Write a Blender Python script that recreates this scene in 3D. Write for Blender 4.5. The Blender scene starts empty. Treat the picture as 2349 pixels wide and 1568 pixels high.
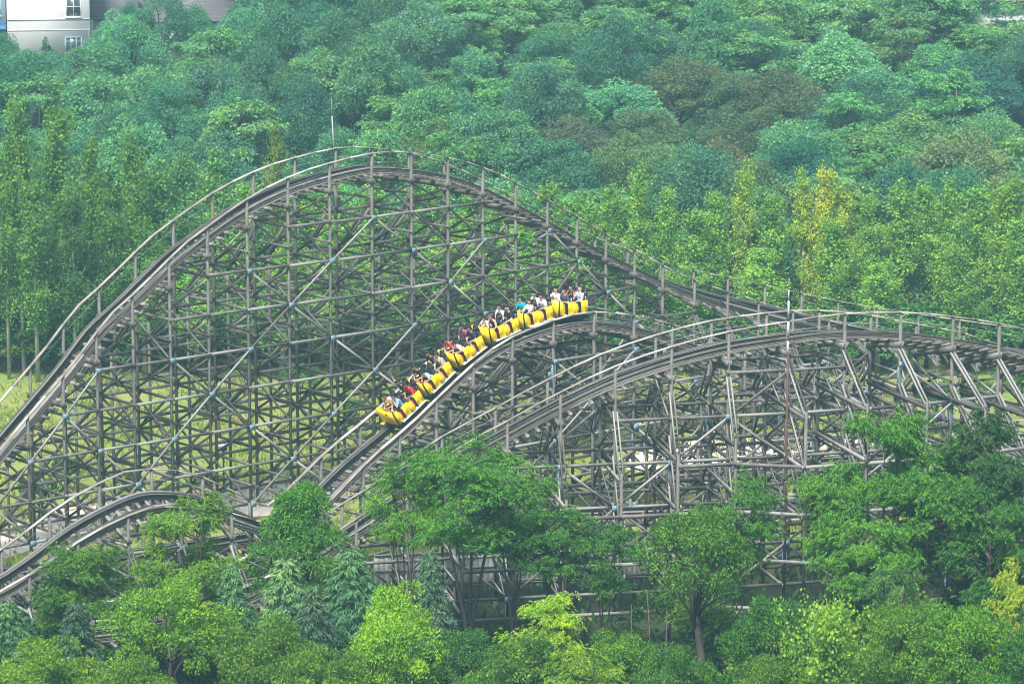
import bpy, bmesh, math, random
import numpy as np
from mathutils import Vector, Matrix

# ------------------------------------------------------------------ camera, sky, sun, exposure
SC = bpy.context.scene
COL = SC.collection
CX, CY, F = 1174.5, 784.0, 7360.0           # measuring grid of the photograph (2349 x 1568)
PITCH = math.radians(10.2)
CAMZ = 38.0
cam_data = bpy.data.cameras.new("camera")
cam = bpy.data.objects.new("camera", cam_data)
COL.objects.link(cam)
cam.location = (0, 0, CAMZ)
cam.rotation_euler = (math.radians(90) - PITCH, 0, 0)
cam_data.sensor_width = 36.0
cam_data.lens = 36.0 * F / 2349.0
cam_data.clip_start = 1.0
cam_data.clip_end = 3000.0
SC.camera = cam

SUN_EL, SUN_AZ = 58.0, 200.0                # azimuth the light comes from, degrees clockwise from +Y
world = bpy.data.worlds.new("World")
SC.world = world
world.use_nodes = True
wn = world.node_tree.nodes
wl = world.node_tree.links
bg = wn.get("Background")
sky = wn.new("ShaderNodeTexSky")
sky.sky_type = 'NISHITA'
sky.sun_disc = False
sky.sun_elevation = math.radians(SUN_EL)
sky.sun_rotation = math.radians(SUN_AZ)
sky.dust_density = 4.0
sky.air_density = 1.2
wl.new(sky.outputs[0], bg.inputs[0])
bg.inputs[1].default_value = 0.065

sun_data = bpy.data.lights.new("sun", 'SUN')
sun_data.energy = 2.0
sun_data.angle = math.radians(14)
sun_data.color = (1.0, 0.96, 0.88)
sun = bpy.data.objects.new("sun", sun_data)
COL.objects.link(sun)
az, el = math.radians(SUN_AZ), math.radians(SUN_EL)
sd = Vector((math.sin(az) * math.cos(el), math.cos(az) * math.cos(el), math.sin(el)))
sun.rotation_euler = sd.to_track_quat('Z', 'Y').to_euler()
sun.location = (0, 0, 120)

SC.view_settings.view_transform = 'Standard'
SC.view_settings.look = 'None'
SC.view_settings.gamma = 1.0
SC.view_settings.exposure = 1.7
SC.cycles.max_bounces = 6
SC.cycles.diffuse_bounces = 3
SC.cycles.transmission_bounces = 4
SC.cycles.volume_bounces = 0
SC.cycles.use_denoising = True
SC.cycles.filter_width = 1.1

HAZE_DENSITY = 0.00054
HAZE_COLOR = (0.40, 0.82, 0.96)

# ------------------------------------------------------------------ measuring helpers
def P(x, y, depth):
    """the point the photograph shows at (x, y), at world distance Y = depth"""
    u, v = (x - CX) / F, (CY - y) / F
    dy = math.cos(PITCH) + v * math.sin(PITCH)
    dz = -math.sin(PITCH) + v * math.cos(PITCH)
    t = depth / dy
    return np.array([u * t, depth, CAMZ + dz * t])

def on_line(x, y, plan):
    """depth at which the sight line through (x, y) passes over a plan polyline"""
    u, v = (x - CX) / F, (CY - y) / F
    k = u / (math.cos(PITCH) + v * math.sin(PITCH))
    best = None
    for i in range(len(plan) - 1):
        (x0, y0), (x1, y1) = plan[i], plan[i + 1]
        a, b = x0 - k * y0, x1 - k * y1
        if (a <= 0 <= b) or i == len(plan) - 2 or (i == 0 and a > 0):
            if b == a:
                continue
            s = -a / (b - a)
            return y0 + s * (y1 - y0)
    return plan[-1][1]

def project(p):
    d = np.array(p, float) - np.array([0, 0, CAMZ])
    zc = d[1] * math.cos(PITCH) - d[2] * math.sin(PITCH)
    yc = d[1] * math.sin(PITCH) + d[2] * math.cos(PITCH)
    return CX + F * d[0] / zc, CY - F * yc / zc

def terr(x, y):
    t = max(0.0, y - 203.0)
    z = 0.17 * t if t < 110 else 0.17 * 110 + 0.10 * (t - 110)
    z = min(z, 36.0)
    return z

# ------------------------------------------------------------------ object helpers
def tag(o, label=None, cat=None, group=None, kind=None):
    if label: o["label"] = label
    if cat: o["category"] = cat
    if group: o["group"] = group
    if kind: o["kind"] = kind
    return o

def empty(name, loc=(0, 0, 0)):
    o = bpy.data.objects.new(name, None)
    o.empty_display_size = 0.3
    COL.objects.link(o)
    o.location = loc
    return o

def link(name, me, parent=None):
    o = bpy.data.objects.new(name, me)
    COL.objects.link(o)
    if parent is not None:
        o.parent = parent
    return o

def arrays_mesh(name, verts, faces, mats, mat_idx=None, smooth=False):
    verts = np.asarray(verts, dtype=np.float32).reshape(-1, 3)
    faces = np.asarray(faces, dtype=np.int32)
    me = bpy.data.meshes.new(name)
    n, k = faces.shape
    me.vertices.add(len(verts))
    me.vertices.foreach_set("co", verts.ravel())
    me.loops.add(n * k)
    me.loops.foreach_set("vertex_index", faces.ravel())
    me.polygons.add(n)
    me.polygons.foreach_set("loop_start", np.arange(n, dtype=np.int32) * k)
    for m in mats:
        me.materials.append(m)
    if mat_idx is not None:
        me.polygons.foreach_set("material_index", np.asarray(mat_idx, dtype=np.int32))
    if smooth:
        me.polygons.foreach_set("use_smooth", np.ones(n, dtype=bool))
    me.update(calc_edges=True)
    return me

BOXF = np.array([[0, 1, 2, 3], [7, 6, 5, 4], [0, 4, 5, 1], [1, 5, 6, 2], [2, 6, 7, 3], [3, 7, 4, 0]])

class MB:
    """collects timbers, boxes and tubes; build() links them as one mesh object"""
    def __init__(self):
        self.v, self.f, self.n = [], [], 0
    def add(self, verts, faces):
        self.v.append(np.asarray(verts, float))
        self.f.append(np.asarray(faces) + self.n)
        self.n += len(verts)
    def beam(self, p, q, w, h, up=(0, 0, 1)):
        """box from p to q, w across, h along 'up'"""
        p, q = np.asarray(p, float), np.asarray(q, float)
        d = q - p
        L = np.linalg.norm(d)
        if L < 1e-6: return self
        d /= L
        up = np.asarray(up, float)
        s = np.cross(d, up)
        if np.linalg.norm(s) < 1e-4:
            s = np.cross(d, np.array([1.0, 0.2, 0]))
        s /= np.linalg.norm(s)
        u = np.cross(s, d)
        a, b = s * w / 2, u * h / 2
        self.add([p - a - b, p + a - b, p + a + b, p - a + b, q - a - b, q + a - b, q + a + b, q - a + b], BOXF)
        return self
    def box(self, lo, hi):
        x0, y0, z0 = lo; x1, y1, z1 = hi
        self.add([(x0, y0, z0), (x0, y1, z0), (x1, y1, z0), (x1, y0, z0), (x0, y0, z1), (x0, y1, z1), (x1, y1, z1), (x1, y0, z1)], BOXF)
        return self
    def hexa(self, pts):
        self.add(pts, BOXF); return self
    def tube(self, pts, radii, n=6):
        pts = [np.asarray(p, float) for p in pts]
        rings = []
        for i, p in enumerate(pts):
            d = pts[min(i + 1, len(pts) - 1)] - pts[max(i - 1, 0)]
            d = d / (np.linalg.norm(d) + 1e-9)
            a = np.cross(d, [0.31, 0.17, 0.93] if abs(d[2]) < 0.9 else [1, 0.1, 0])
            a /= np.linalg.norm(a)
            b = np.cross(d, a)
            r = radii[i] if hasattr(radii, '__len__') else radii
            t = np.arange(n) * 2 * math.pi / n
            rings.append(p + r * (np.cos(t)[:, None] * a + np.sin(t)[:, None] * b))
        v = np.concatenate(rings)
        f = []
        for i in range(len(pts) - 1):
            for k in range(n):
                k2 = (k + 1) % n
                f.append([i * n + k, i * n + k2, (i + 1) * n + k2, (i + 1) * n + k])
        # caps as quads fan (degenerate free): use centre vertices
        c0, c1 = len(v), len(v) + 1
        v = np.concatenate([v, [pts[0]], [pts[-1]]])
        m = (len(pts) - 1) * n
        for k in range(0, n, 2):
            f.append([c0, (k + 2) % n, (k + 1) % n, k])
            f.append([c1, m + k, m + (k + 1) % n, m + (k + 2) % n])
        self.add(v, f)
        return self
    def mesh(self, name, mat, smooth=False):
        return arrays_mesh(name, np.concatenate(self.v), np.concatenate(self.f), [mat] if not isinstance(mat, list) else mat, smooth=smooth)
    def build(self, name, mat, parent=None, smooth=False):
        if not self.v: return None
        return link(name, self.mesh(name, mat, smooth), parent)

# ------------------------------------------------------------------ materials
def new_mat(name):
    m = bpy.data.materials.new(name)
    m.use_nodes = True
    return m, m.node_tree.nodes, m.node_tree.links, m.node_tree.nodes["Principled BSDF"]

def paint(name, color, rough=0.5, spec=0.4, noise=0.12, scale=6.0, metal=0.0):
    m, n, l, b = new_mat(name)
    tc = n.new("ShaderNodeTexCoord")
    nz = n.new("ShaderNodeTexNoise")
    nz.inputs["Scale"].default_value = scale
    nz.inputs["Detail"].default_value = 5
    l.new(tc.outputs["Object"], nz.inputs["Vector"])
    mr = n.new("ShaderNodeMapRange")
    mr.inputs["To Min"].default_value = 1 - noise
    mr.inputs["To Max"].default_value = 1 + noise
    l.new(nz.outputs["Fac"], mr.inputs["Value"])
    mx = n.new("ShaderNodeMix"); mx.data_type = 'RGBA'; mx.blend_type = 'MULTIPLY'
    mx.inputs["Factor"].default_value = 1
    mx.inputs["A"].default_value = (*color, 1)
    l.new(mr.outputs["Result"], mx.inputs["B"])
    l.new(mx.outputs["Result"], b.inputs["Base Color"])
    b.inputs["Roughness"].default_value = rough
    b.inputs["Specular IOR Level"].default_value = spec
    b.inputs["Metallic"].default_value = metal
    return m

def wood(name, dark, mid, light, scale=1.0):
    """weathered timber: every board its own tone, streaks and stains"""
    m, n, l, b = new_mat(name)
    geo = n.new("ShaderNodeNewGeometry")
    tc = n.new("ShaderNodeTexCoord")
    nz = n.new("ShaderNodeTexNoise"); nz.inputs["Scale"].default_value = 1.3 * scale; nz.inputs["Detail"].default_value = 8
    nz.inputs["Roughness"].default_value = 0.7
    l.new(tc.outputs["Object"], nz.inputs["Vector"])
    fine = n.new("ShaderNodeTexNoise"); fine.inputs["Scale"].default_value = 14 * scale; fine.inputs["Detail"].default_value = 3
    l.new(tc.outputs["Object"], fine.inputs["Vector"])
    a1 = n.new("ShaderNodeMath"); a1.operation = 'MULTIPLY_ADD'
    l.new(geo.outputs["Random Per Island"], a1.inputs[0]); a1.inputs[1].default_value = 0.85
    l.new(nz.outputs["Fac"], a1.inputs[2])
    a2 = n.new("ShaderNodeMath"); a2.operation = 'MULTIPLY_ADD'
    l.new(fine.outputs["Fac"], a2.inputs[0]); a2.inputs[1].default_value = 0.3
    l.new(a1.outputs[0], a2.inputs[2])
    cr = n.new("ShaderNodeValToRGB")
    e = cr.color_ramp.elements
    e[0].position = 0.45; e[0].color = (*dark, 1)
    e[1].position = 1.35 if False else 1.0; e[1].color = (*light, 1)
    k = cr.color_ramp.elements.new(0.78); k.color = (*mid, 1)
    sc = n.new("ShaderNodeMath"); sc.operation = 'MULTIPLY'; sc.inputs[1].default_value = 0.72
    l.new(a2.outputs[0], sc.inputs[0])
    l.new(sc.outputs[0], cr.inputs["Fac"])
    l.new(cr.outputs["Color"], b.inputs["Base Color"])
    b.inputs["Roughness"].default_value = 0.75
    b.inputs["Specular IOR Level"].default_value = 0.35
    return m

def leaf_mat(name, transl=0.35):
    """foliage: the tree's own colour, leaf to leaf variation, patches of fresh growth, autumn leaves"""
    m, n, l, b = new_mat(name)
    out = n["Material Output"]
    oi = n.new("ShaderNodeObjectInfo")
    geo = n.new("ShaderNodeNewGeometry")
    tc = n.new("ShaderNodeTexCoord")
    nz = n.new("ShaderNodeTexNoise"); nz.inputs["Scale"].default_value = 0.55; nz.inputs["Detail"].default_value = 2
    l.new(tc.outputs["Object"], nz.inputs["Vector"])
    v = n.new("ShaderNodeMapRange"); v.inputs["To Min"].default_value = 0.60; v.inputs["To Max"].default_value = 1.45
    l.new(geo.outputs["Random Per Island"], v.inputs["Value"])
    c1 = n.new("ShaderNodeMix"); c1.data_type = 'RGBA'; c1.blend_type = 'MULTIPLY'; c1.inputs["Factor"].default_value = 1
    l.new(oi.outputs["Color"], c1.inputs["A"]); l.new(v.outputs["Result"], c1.inputs["B"])
    # fresh growth: patches of a yellower green
    hs = n.new("ShaderNodeMix"); hs.data_type = 'RGBA'; hs.blend_type = 'MULTIPLY'
    hs.inputs["B"].default_value = (1.9, 1.5, 0.85, 1)
    mr = n.new("ShaderNodeMapRange"); mr.inputs["From Min"].default_value = 0.45; mr.inputs["From Max"].default_value = 0.75
    l.new(nz.outputs["Fac"], mr.inputs["Value"])
    l.new(mr.outputs["Result"], hs.inputs["Factor"]); l.new(c1.outputs["Result"], hs.inputs["A"])
    # autumn leaves
    at = n.new("ShaderNodeAttribute"); at.attribute_type = 'OBJECT'; at.attribute_name = "autumn"
    rr = n.new("ShaderNodeMath"); rr.operation = 'FRACT'
    r7 = n.new("ShaderNodeMath"); r7.operation = 'MULTIPLY'; r7.inputs[1].default_value = 37.13
    l.new(geo.outputs["Random Per Island"], r7.inputs[0]); l.new(r7.outputs[0], rr.inputs[0])
    nz2 = n.new("ShaderNodeTexNoise"); nz2.inputs["Scale"].default_value = 0.9
    l.new(tc.outputs["Object"], nz2.inputs["Vector"])
    amt = n.new("ShaderNodeMath"); amt.operation = 'MULTIPLY_ADD'; amt.inputs[2].default_value = -0.02
    l.new(at.outputs["Fac"], amt.inputs[0]); l.new(nz2.outputs["Fac"], amt.inputs[1])
    lt = n.new("ShaderNodeMath"); lt.operation = 'LESS_THAN'
    l.new(rr.outputs[0], lt.inputs[0]); l.new(amt.outputs[0], lt.inputs[1])
    au = n.new("ShaderNodeMix"); au.data_type = 'RGBA'
    ac = n.new("ShaderNodeAttribute"); ac.attribute_type = 'OBJECT'; ac.attribute_name = "autumn_color"
    l.new(ac.outputs["Color"], au.inputs["B"])
    l.new(lt.outputs[0], au.inputs["Factor"]); l.new(hs.outputs["Result"], au.inputs["A"])
    l.new(au.outputs["Result"], b.inputs["Base Color"])
    b.inputs["Roughness"].default_value = 0.55
    b.inputs["Specular IOR Level"].default_value = 0.25
    tr = n.new("ShaderNodeBsdfTranslucent")
    tb = n.new("ShaderNodeMix"); tb.data_type = 'RGBA'; tb.blend_type = 'MULTIPLY'; tb.inputs["Factor"].default_value = 1
    tb.inputs["B"].default_value = (1.25, 1.2, 0.7, 1)
    l.new(au.outputs["Result"], tb.inputs["A"]); l.new(tb.outputs["Result"], tr.inputs["Color"])
    ms = n.new("ShaderNodeMixShader"); ms.inputs[0].default_value = transl
    l.new(b.outputs[0], ms.inputs[1]); l.new(tr.outputs[0], ms.inputs[2])
    l.new(ms.outputs[0], out.inputs["Surface"])
    return m

M = {}
M['post'] = wood("post_timber", (0.064, 0.061, 0.052), (0.118, 0.113, 0.099), (0.205, 0.203, 0.188))
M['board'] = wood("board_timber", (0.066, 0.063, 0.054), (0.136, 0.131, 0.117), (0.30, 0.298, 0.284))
M['inner_shaded'] = wood("inner_timber_shaded", (0.046, 0.042, 0.034), (0.096, 0.089, 0.074), (0.20, 0.193, 0.174))  # bent members: shade inside the lattice is put into this darker brown
M['brace_lit'] = wood("brace_timber_lit", (0.11, 0.10, 0.088), (0.20, 0.187, 0.17), (0.34, 0.328, 0.31))  # long diagonals: light along their top edges is put into this brighter colour
M['rail_top'] = wood("handrail_timber", (0.22, 0.195, 0.17), (0.33, 0.30, 0.265), (0.44, 0.41, 0.375))
M['track'] = wood("track_timber", (0.075, 0.067, 0.056), (0.142, 0.130, 0.112), (0.245, 0.234, 0.212), 1.6)
M['steel'] = paint("rail_steel", (0.085, 0.085, 0.085), 0.35, 0.5, 0.2, 3.0, 0.6)
M['plate'] = paint("blue_steel", (0.17, 0.26, 0.33), 0.6, 0.3, 0.3, 6.0)
M['yellow'] = paint("yellow_paint", (1.0, 0.70, 0.003), 0.38, 0.5, 0.05, 2.0)
M['black'] = paint("black_rubber", (0.012, 0.013, 0.016), 0.45, 0.4, 0.2)
M['seatblack'] = paint("black_seat_vinyl", (0.016, 0.018, 0.022), 0.4, 0.5, 0.2)
M['red'] = paint("red_vinyl", (0.56, 0.025, 0.022), 0.45, 0.4, 0.1)
M['whitestep'] = paint("white_step", (0.82, 0.82, 0.80), 0.5, 0.3, 0.1)
M['concrete'] = paint("pale_concrete", (0.58, 0.54, 0.47), 0.85, 0.2, 0.14, 0.9)
M['curb'] = paint("cream_curb", (0.62, 0.52, 0.38), 0.85, 0.2, 0.1, 1.5)
M['plaster'] = paint("weathered_plaster", (0.76, 0.76, 0.76), 0.9, 0.2, 0.12, 0.8)
M['bluewall'] = paint("bluegrey_plaster", (0.20, 0.27, 0.33), 0.85, 0.2, 0.14, 0.8)
M['awning'] = paint("blue_awning", (0.05, 0.20, 0.45), 0.6, 0.3, 0.1)
M['glass'] = paint("dark_window_glass", (0.05, 0.075, 0.085), 0.1, 0.6, 0.3, 1.5)
M['frame'] = paint("white_window_frame", (0.72, 0.72, 0.70), 0.5)
M['blueframe'] = paint("bluegrey_window_frame", (0.28, 0.38, 0.44), 0.5)
M['tile'] = paint("grey_roof_tile", (0.13, 0.125, 0.135), 0.85, 0.2, 0.3, 2.5)
M['greywall'] = paint("greygreen_sheet", (0.40, 0.44, 0.40), 0.7, 0.3, 0.2, 0.6)
M['pole'] = paint("grey_pole", (0.30, 0.31, 0.32), 0.7, 0.2, 0.15)
M['wire'] = paint("pale_cable", (0.42, 0.44, 0.45), 0.6, 0.2, 0.05)
M['mastwhite'] = paint("white_mast_paint", (0.50, 0.51, 0.52), 0.4)
M['mastred'] = paint("red_brown_mast_paint", (0.105, 0.040, 0.034), 0.6, 0.3, 0.3, 2.5)
M['lampmetal'] = paint("dark_green_lamp_metal", (0.03, 0.05, 0.045), 0.5)
M['lampwhite'] = paint("white_lamp_disc", (0.78, 0.78, 0.76), 0.4)
M['bark'] = wood("tree_bark", (0.035, 0.030, 0.024), (0.075, 0.064, 0.050), (0.14, 0.12, 0.10))
M['paleb'] = wood("pale_bark", (0.16, 0.15, 0.13), (0.30, 0.29, 0.26), (0.46, 0.45, 0.42))
M['leaf'] = leaf_mat("broad_leaves", 0.38)
M['needle'] = leaf_mat("needles", 0.15)

def ground_mat():
    m, n, l, b = new_mat("rough_grass_ground")
    tc = n.new("ShaderNodeTexCoord")
    n1 = n.new("ShaderNodeTexNoise"); n1.inputs["Scale"].default_value = 0.16; n1.inputs["Detail"].default_value = 6
    n2 = n.new("ShaderNodeTexNoise"); n2.inputs["Scale"].default_value = 1.6; n2.inputs["Detail"].default_value = 8
    l.new(tc.outputs["Object"], n1.inputs["Vector"]); l.new(tc.outputs["Object"], n2.inputs["Vector"])
    cr = n.new("ShaderNodeValToRGB")
    cr.color_ramp.elements[0].position = 0.3; cr.color_ramp.elements[0].color = (0.085, 0.155, 0.028, 1)
    cr.color_ramp.elements[1].position = 0.72; cr.color_ramp.elements[1].color = (0.30, 0.26, 0.11, 1)
    k = cr.color_ramp.elements.new(0.5); k.color = (0.185, 0.25, 0.055, 1)
    ad = n.new("ShaderNodeMath"); ad.operation = 'MULTIPLY_ADD'; ad.inputs[1].default_value = 0.5
    l.new(n2.outputs["Fac"], ad.inputs[0])
    h = n.new("ShaderNodeMath"); h.operation = 'MULTIPLY'; h.inputs[1].default_value = 0.55
    l.new(n1.outputs["Fac"], h.inputs[0]); l.new(h.outputs[0], ad.inputs[2])
    l.new(ad.outputs[0], cr.inputs["Fac"])
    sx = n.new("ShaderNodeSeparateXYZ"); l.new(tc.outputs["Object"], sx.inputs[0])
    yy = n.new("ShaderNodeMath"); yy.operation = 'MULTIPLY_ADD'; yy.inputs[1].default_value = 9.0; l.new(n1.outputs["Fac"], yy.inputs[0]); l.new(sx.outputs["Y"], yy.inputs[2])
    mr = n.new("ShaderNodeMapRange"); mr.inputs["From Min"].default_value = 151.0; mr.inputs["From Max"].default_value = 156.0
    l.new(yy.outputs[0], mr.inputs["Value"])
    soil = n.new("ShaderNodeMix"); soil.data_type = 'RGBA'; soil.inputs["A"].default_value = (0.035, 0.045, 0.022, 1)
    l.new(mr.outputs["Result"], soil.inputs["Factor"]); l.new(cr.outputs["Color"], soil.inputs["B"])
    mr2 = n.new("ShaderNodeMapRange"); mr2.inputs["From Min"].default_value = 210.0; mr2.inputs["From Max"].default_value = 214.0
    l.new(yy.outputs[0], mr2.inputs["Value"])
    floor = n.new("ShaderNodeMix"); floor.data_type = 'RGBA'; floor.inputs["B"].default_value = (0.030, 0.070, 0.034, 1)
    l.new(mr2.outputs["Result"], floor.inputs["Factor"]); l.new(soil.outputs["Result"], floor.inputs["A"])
    l.new(floor.outputs["Result"], b.inputs["Base Color"])
    b.inputs["Roughness"].default_value = 0.95
    b.inputs["Specular IOR Level"].default_value = 0.1
    return m
M['ground'] = ground_mat()

# ------------------------------------------------------------------ ground
def build_ground():
    xs = np.unique(np.concatenate([np.linspace(-420, 420, 43), np.linspace(-60, 60, 49)]))
    ys = np.unique(np.concatenate([np.linspace(-90, 640, 40), np.linspace(120, 320, 67)]))
    rng = np.random.default_rng(5)
    V = []
    for y in ys:
        for x in xs:
            z = terr(x, y)
            if y > 205: z += 0.25 * math.sin(x * 0.21 + y * 0.13) + 0.2 * math.sin(x * 0.5 - y * 0.31)
            elif y < 195: z += 0.0
            V.append((x, y, z))
    nx = len(xs)
    Fc = [[j * nx + i, j * nx + i + 1, (j + 1) * nx + i + 1, (j + 1) * nx + i] for j in range(len(ys) - 1) for i in range(nx - 1)]
    o = link("ground", arrays_mesh("ground", V, Fc, [M['ground']], smooth=True))
    tag(o, kind="structure")
    # pale concrete plaza and path seen through the trestles
    def sheet(name, pts, z, mat, h=0.0):
        bm = bmesh.new()
        vs = [bm.verts.new((p[0], p[1], z)) for p in pts]
        bm.faces.new(vs)
        if bm.faces[:][0].normal.z < 0 if False else False: pass
        bmesh.ops.recalc_face_normals(bm, faces=bm.faces[:])
        me = bpy.data.meshes.new(name); bm.to_mesh(me); bm.free()
        me.materials.append(mat)
        o = link(name, me); tag(o, kind="structure"); return o
    pl = []
    for (x, y) in [(1380, 1062), (1470, 1035), (1600, 1008), (1760, 998), (1990, 1002), (2200, 1020), (2349, 1030), (2349, 1075), (2150, 1075), (1900, 1062), (1660, 1066), (1470, 1082)]:
        ang = PITCH + math.atan((y - CY) / F); d = CAMZ / math.tan(ang)
        p = P(x, y, d); pl.append((p[0], p[1]))
    sheet("plaza", pl, 0.005, M['concrete'])
    pl = []
    for (x, y) in [(-20, 1235), (120, 1180), (250, 1150), (420, 1135), (560, 1118), (720, 1100), (900, 1095), (1060, 1085), (1060, 1118), (900, 1128), (760, 1150), (640, 1180), (430, 1195), (250, 1215), (120, 1245), (-20, 1290)]:
        ang = PITCH + math.atan((y - CY) / F); d = CAMZ / math.tan(ang)
        p = P(x, y, d); pl.append((p[0], p[1]))
    sheet("path", pl, 0.005, M['concrete'])
    # raised cream kerb on the far side of the path
    mb = MB()
    far = pl[:8]
    for a, b in zip(far[:-1], far[1:]):
        mb.beam((a[0], a[1] + 0.1, 0.09), (b[0], b[1] + 0.1, 0.09), 0.35, 0.2)
    o = mb.build("kerb", M['curb']); tag(o, kind="structure")
build_ground()

# ------------------------------------------------------------------ coaster track paths
class Path:
    def __init__(self, plan, ctrl, half=1.5, rail_drop=0.85):
        """ctrl: (x, y, roll) of the near handrail in the photograph; roll > 0 lifts the far side"""
        H, R = [], []
        for (x, y, r) in ctrl:
            d = on_line(x, y, plan)
            H.append(P(x, y, d)); R.append(math.radians(r))
        H = np.array(H)
        # near direction from the plan tangent
        T = np.gradient(H[:, :2], axis=0)
        T /= np.linalg.norm(T, axis=1)[:, None]
        N = np.stack([T[:, 1], -T[:, 0]], 1)
        C = H.copy()
        C[:, :2] -= N * half
        C[:, 2] += -rail_drop + half * np.sin(R)
        self.half = half
        pts, rol = [], []
        n = len(C)
        for i in range(n - 1):
            p0, p1, p2, p3 = C[max(i - 1, 0)], C[i], C[i + 1], C[min(i + 2, n - 1)]
            for k in range(12):
                t = k / 12
                pts.append(0.5 * ((2 * p1) + (-p0 + p2) * t + (2 * p0 - 5 * p1 + 4 * p2 - p3) * t * t + (-p0 + 3 * p1 - 3 * p2 + p3) * t ** 3))
                rol.append(R[i] * (1 - t) + R[i + 1] * t)
        pts.append(C[-1]); rol.append(R[-1])
        pts = np.array(pts)
        # light smoothing
        for _ in range(6):
            pts[1:-1] = 0.25 * pts[:-2] + 0.5 * pts[1:-1] + 0.25 * pts[2:]
        self.p, self.r = pts, np.array(rol)
        seg = np.linalg.norm(np.diff(pts, axis=0), axis=1)
        self.s = np.concatenate([[0], np.cumsum(seg)])
        self.len = self.s[-1]
    def at(self, s):
        s = min(max(s, 0), self.len)
        c = np.array([np.interp(s, self.s, self.p[:, k]) for k in range(3)])
        e = 0.4
        a = np.array([np.interp(min(max(s - e, 0), self.len), self.s, self.p[:, k]) for k in range(3)])
        b = np.array([np.interp(min(max(s + e, 0), self.len), self.s, self.p[:, k]) for k in range(3)])
        t = (b - a) / np.linalg.norm(b - a)
        roll = float(np.interp(s, self.s, self.r))
        th = t[:2] / np.linalg.norm(t[:2])
        nh = np.array([th[1], -th[0], 0.0])               # horizontal, towards the camera side
        near = nh * math.cos(roll) - np.array([0, 0, 1]) * math.sin(roll)
        up = np.cross(near, t); up /= np.linalg.norm(up)
        if up[2] < 0: up = -up
        return c, t, near, up, nh, roll

A_PLAN = [(-34, 142.3), (-28.4, 147), (-7, 165), (1, 173), (8, 180.5), (16, 186.8), (26, 191.5), (38, 193.8)]
A_CTRL = [(-190, 1255, 0), (-80, 1125, 0), (0, 1030, 0), (70, 946, 0), (178, 819, 0), (249, 725, 0), (316, 664, 0), (380, 600, 0), (433, 550, 0), (470, 523, 0),
          (571, 452, 0), (672, 401, 0), (763, 371, 0), (862, 349, 0), (923, 348, 0), (995, 355, 0), (1071, 371, 0), (1143, 398, 0), (1220, 438, 0),
          (1281, 472, 1), (1345, 510, 3), (1410, 548, 6), (1477, 584, 9), (1540, 618, 12), (1605, 646, 15), (1678, 671, 18), (1748, 693, 21), (1926, 740, 24), (2100, 775, 24), (2349, 812, 24), (2480, 830, 24)]
B_PLAN = [(-27, 134.5), (-22, 138), (-14.9, 142.5), (-10, 145.5), (-6, 149.6), (4.05, 158), (14, 166), (24, 174), (36, 183)]
B_CTRL = [(-170, 1468, 8), (-80, 1408, 8), (0, 1354, 8), (50, 1327, 10), (120, 1282, 12), (202, 1226, 15), (289, 1183, 18), (356, 1158, 20), (410, 1152, 20), (487, 1162, 22), (540, 1178, 22), (600, 1196, 18), (648, 1207, 12), (690, 1204, 6), (735, 1170, 2),
          (780, 1122, 0), (854, 1046, 0), (943, 970, 0), (1012, 903, 0), (1084, 835, 0), (1158, 780, 0), (1230, 748, 0), (1302, 723, 0), (1363, 714, 0), (1422, 718, 0),
          (1482, 727, 0), (1560, 748, 0), (1650, 778, 0), (1750, 810, 0), (1852, 845, 0), (2000, 888, 0), (2150, 925, 0), (2349, 968, 0), (2440, 985, 0)]
C_PLAN = [(-22, 131), (-14, 135.2), (-9, 138.6), (-2.5, 140.3), (4.4, 141.6), (12.3, 143.2), (18, 145), (24, 148), (32, 153.5)]
C_CTRL = [(200, 1425, 0), (400, 1400, 0), (560, 1345, 0), (680, 1283, 0), (780, 1213, 0), (924, 1119, 0), (1045, 1030, 0), (1153, 970, 0), (1247, 918, 0), (1395, 845, 0),
          (1529, 797, 0), (1667, 760, 0), (1815, 735, -2), (1908, 721, -5), (2003, 715, -9), (2097, 716, -13), (2188, 725, -16), (2282, 738, -18), (2349, 752, -19), (2460, 780, -20)]
PA, PB, PC = Path(A_PLAN, A_CTRL), Path(B_PLAN, B_CTRL, rail_drop=0.58), Path(C_PLAN, C_CTRL)

class Straight(Path):
    def __init__(self, a, b, half=1.5):
        pts = np.linspace(a, b, 40)
        self.half = half; self.p = pts; self.r = np.zeros(len(pts))
        seg = np.linalg.norm(np.diff(pts, axis=0), axis=1)
        self.s = np.concatenate([[0], np.cumsum(seg)]); self.len = self.s[-1]
PE1 = Straight(np.array([-3.0, 150.2, 2.6]), np.array([32.0, 156.4, 2.4]))
PE2 = Straight(np.array([8.0, 157.3, 3.1]), np.array([36.0, 166.5, 3.4]))

PE3 = Straight(np.array([-31.0, 138.8, 1.5]), np.array([-11.5, 150.4, 1.7]))
GAUGE = 0.56
def sweep(path, s0, s1, ds, off, dz, w, h, mb):
    """a board of section w x h that follows the track at sideways offset off (near +) and height dz"""
    n = max(2, int((s1 - s0) / ds) + 1)
    ss = np.linspace(s0, s1, n)
    V, Fc = [], []
    for s in ss:
        c, t, near, up, nh, r = path.at(s)
        p = c + near * off + up * dz
        V += [p - near * w / 2 - up * h / 2, p + near * w / 2 - up * h / 2, p + near * w / 2 + up * h / 2, p - near * w / 2 + up * h / 2]
    for i in range(n - 1):
        a = i * 4
        for k in range(4):
            k2 = (k + 1) % 4
            Fc.append([a + k, a + 4 + k, a + 4 + k2, a + k2])
    Fc.append([0, 1, 2, 3]); e = (n - 1) * 4; Fc.append([e + 3, e + 2, e + 1, e])
    mb.add(V, Fc)

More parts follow.
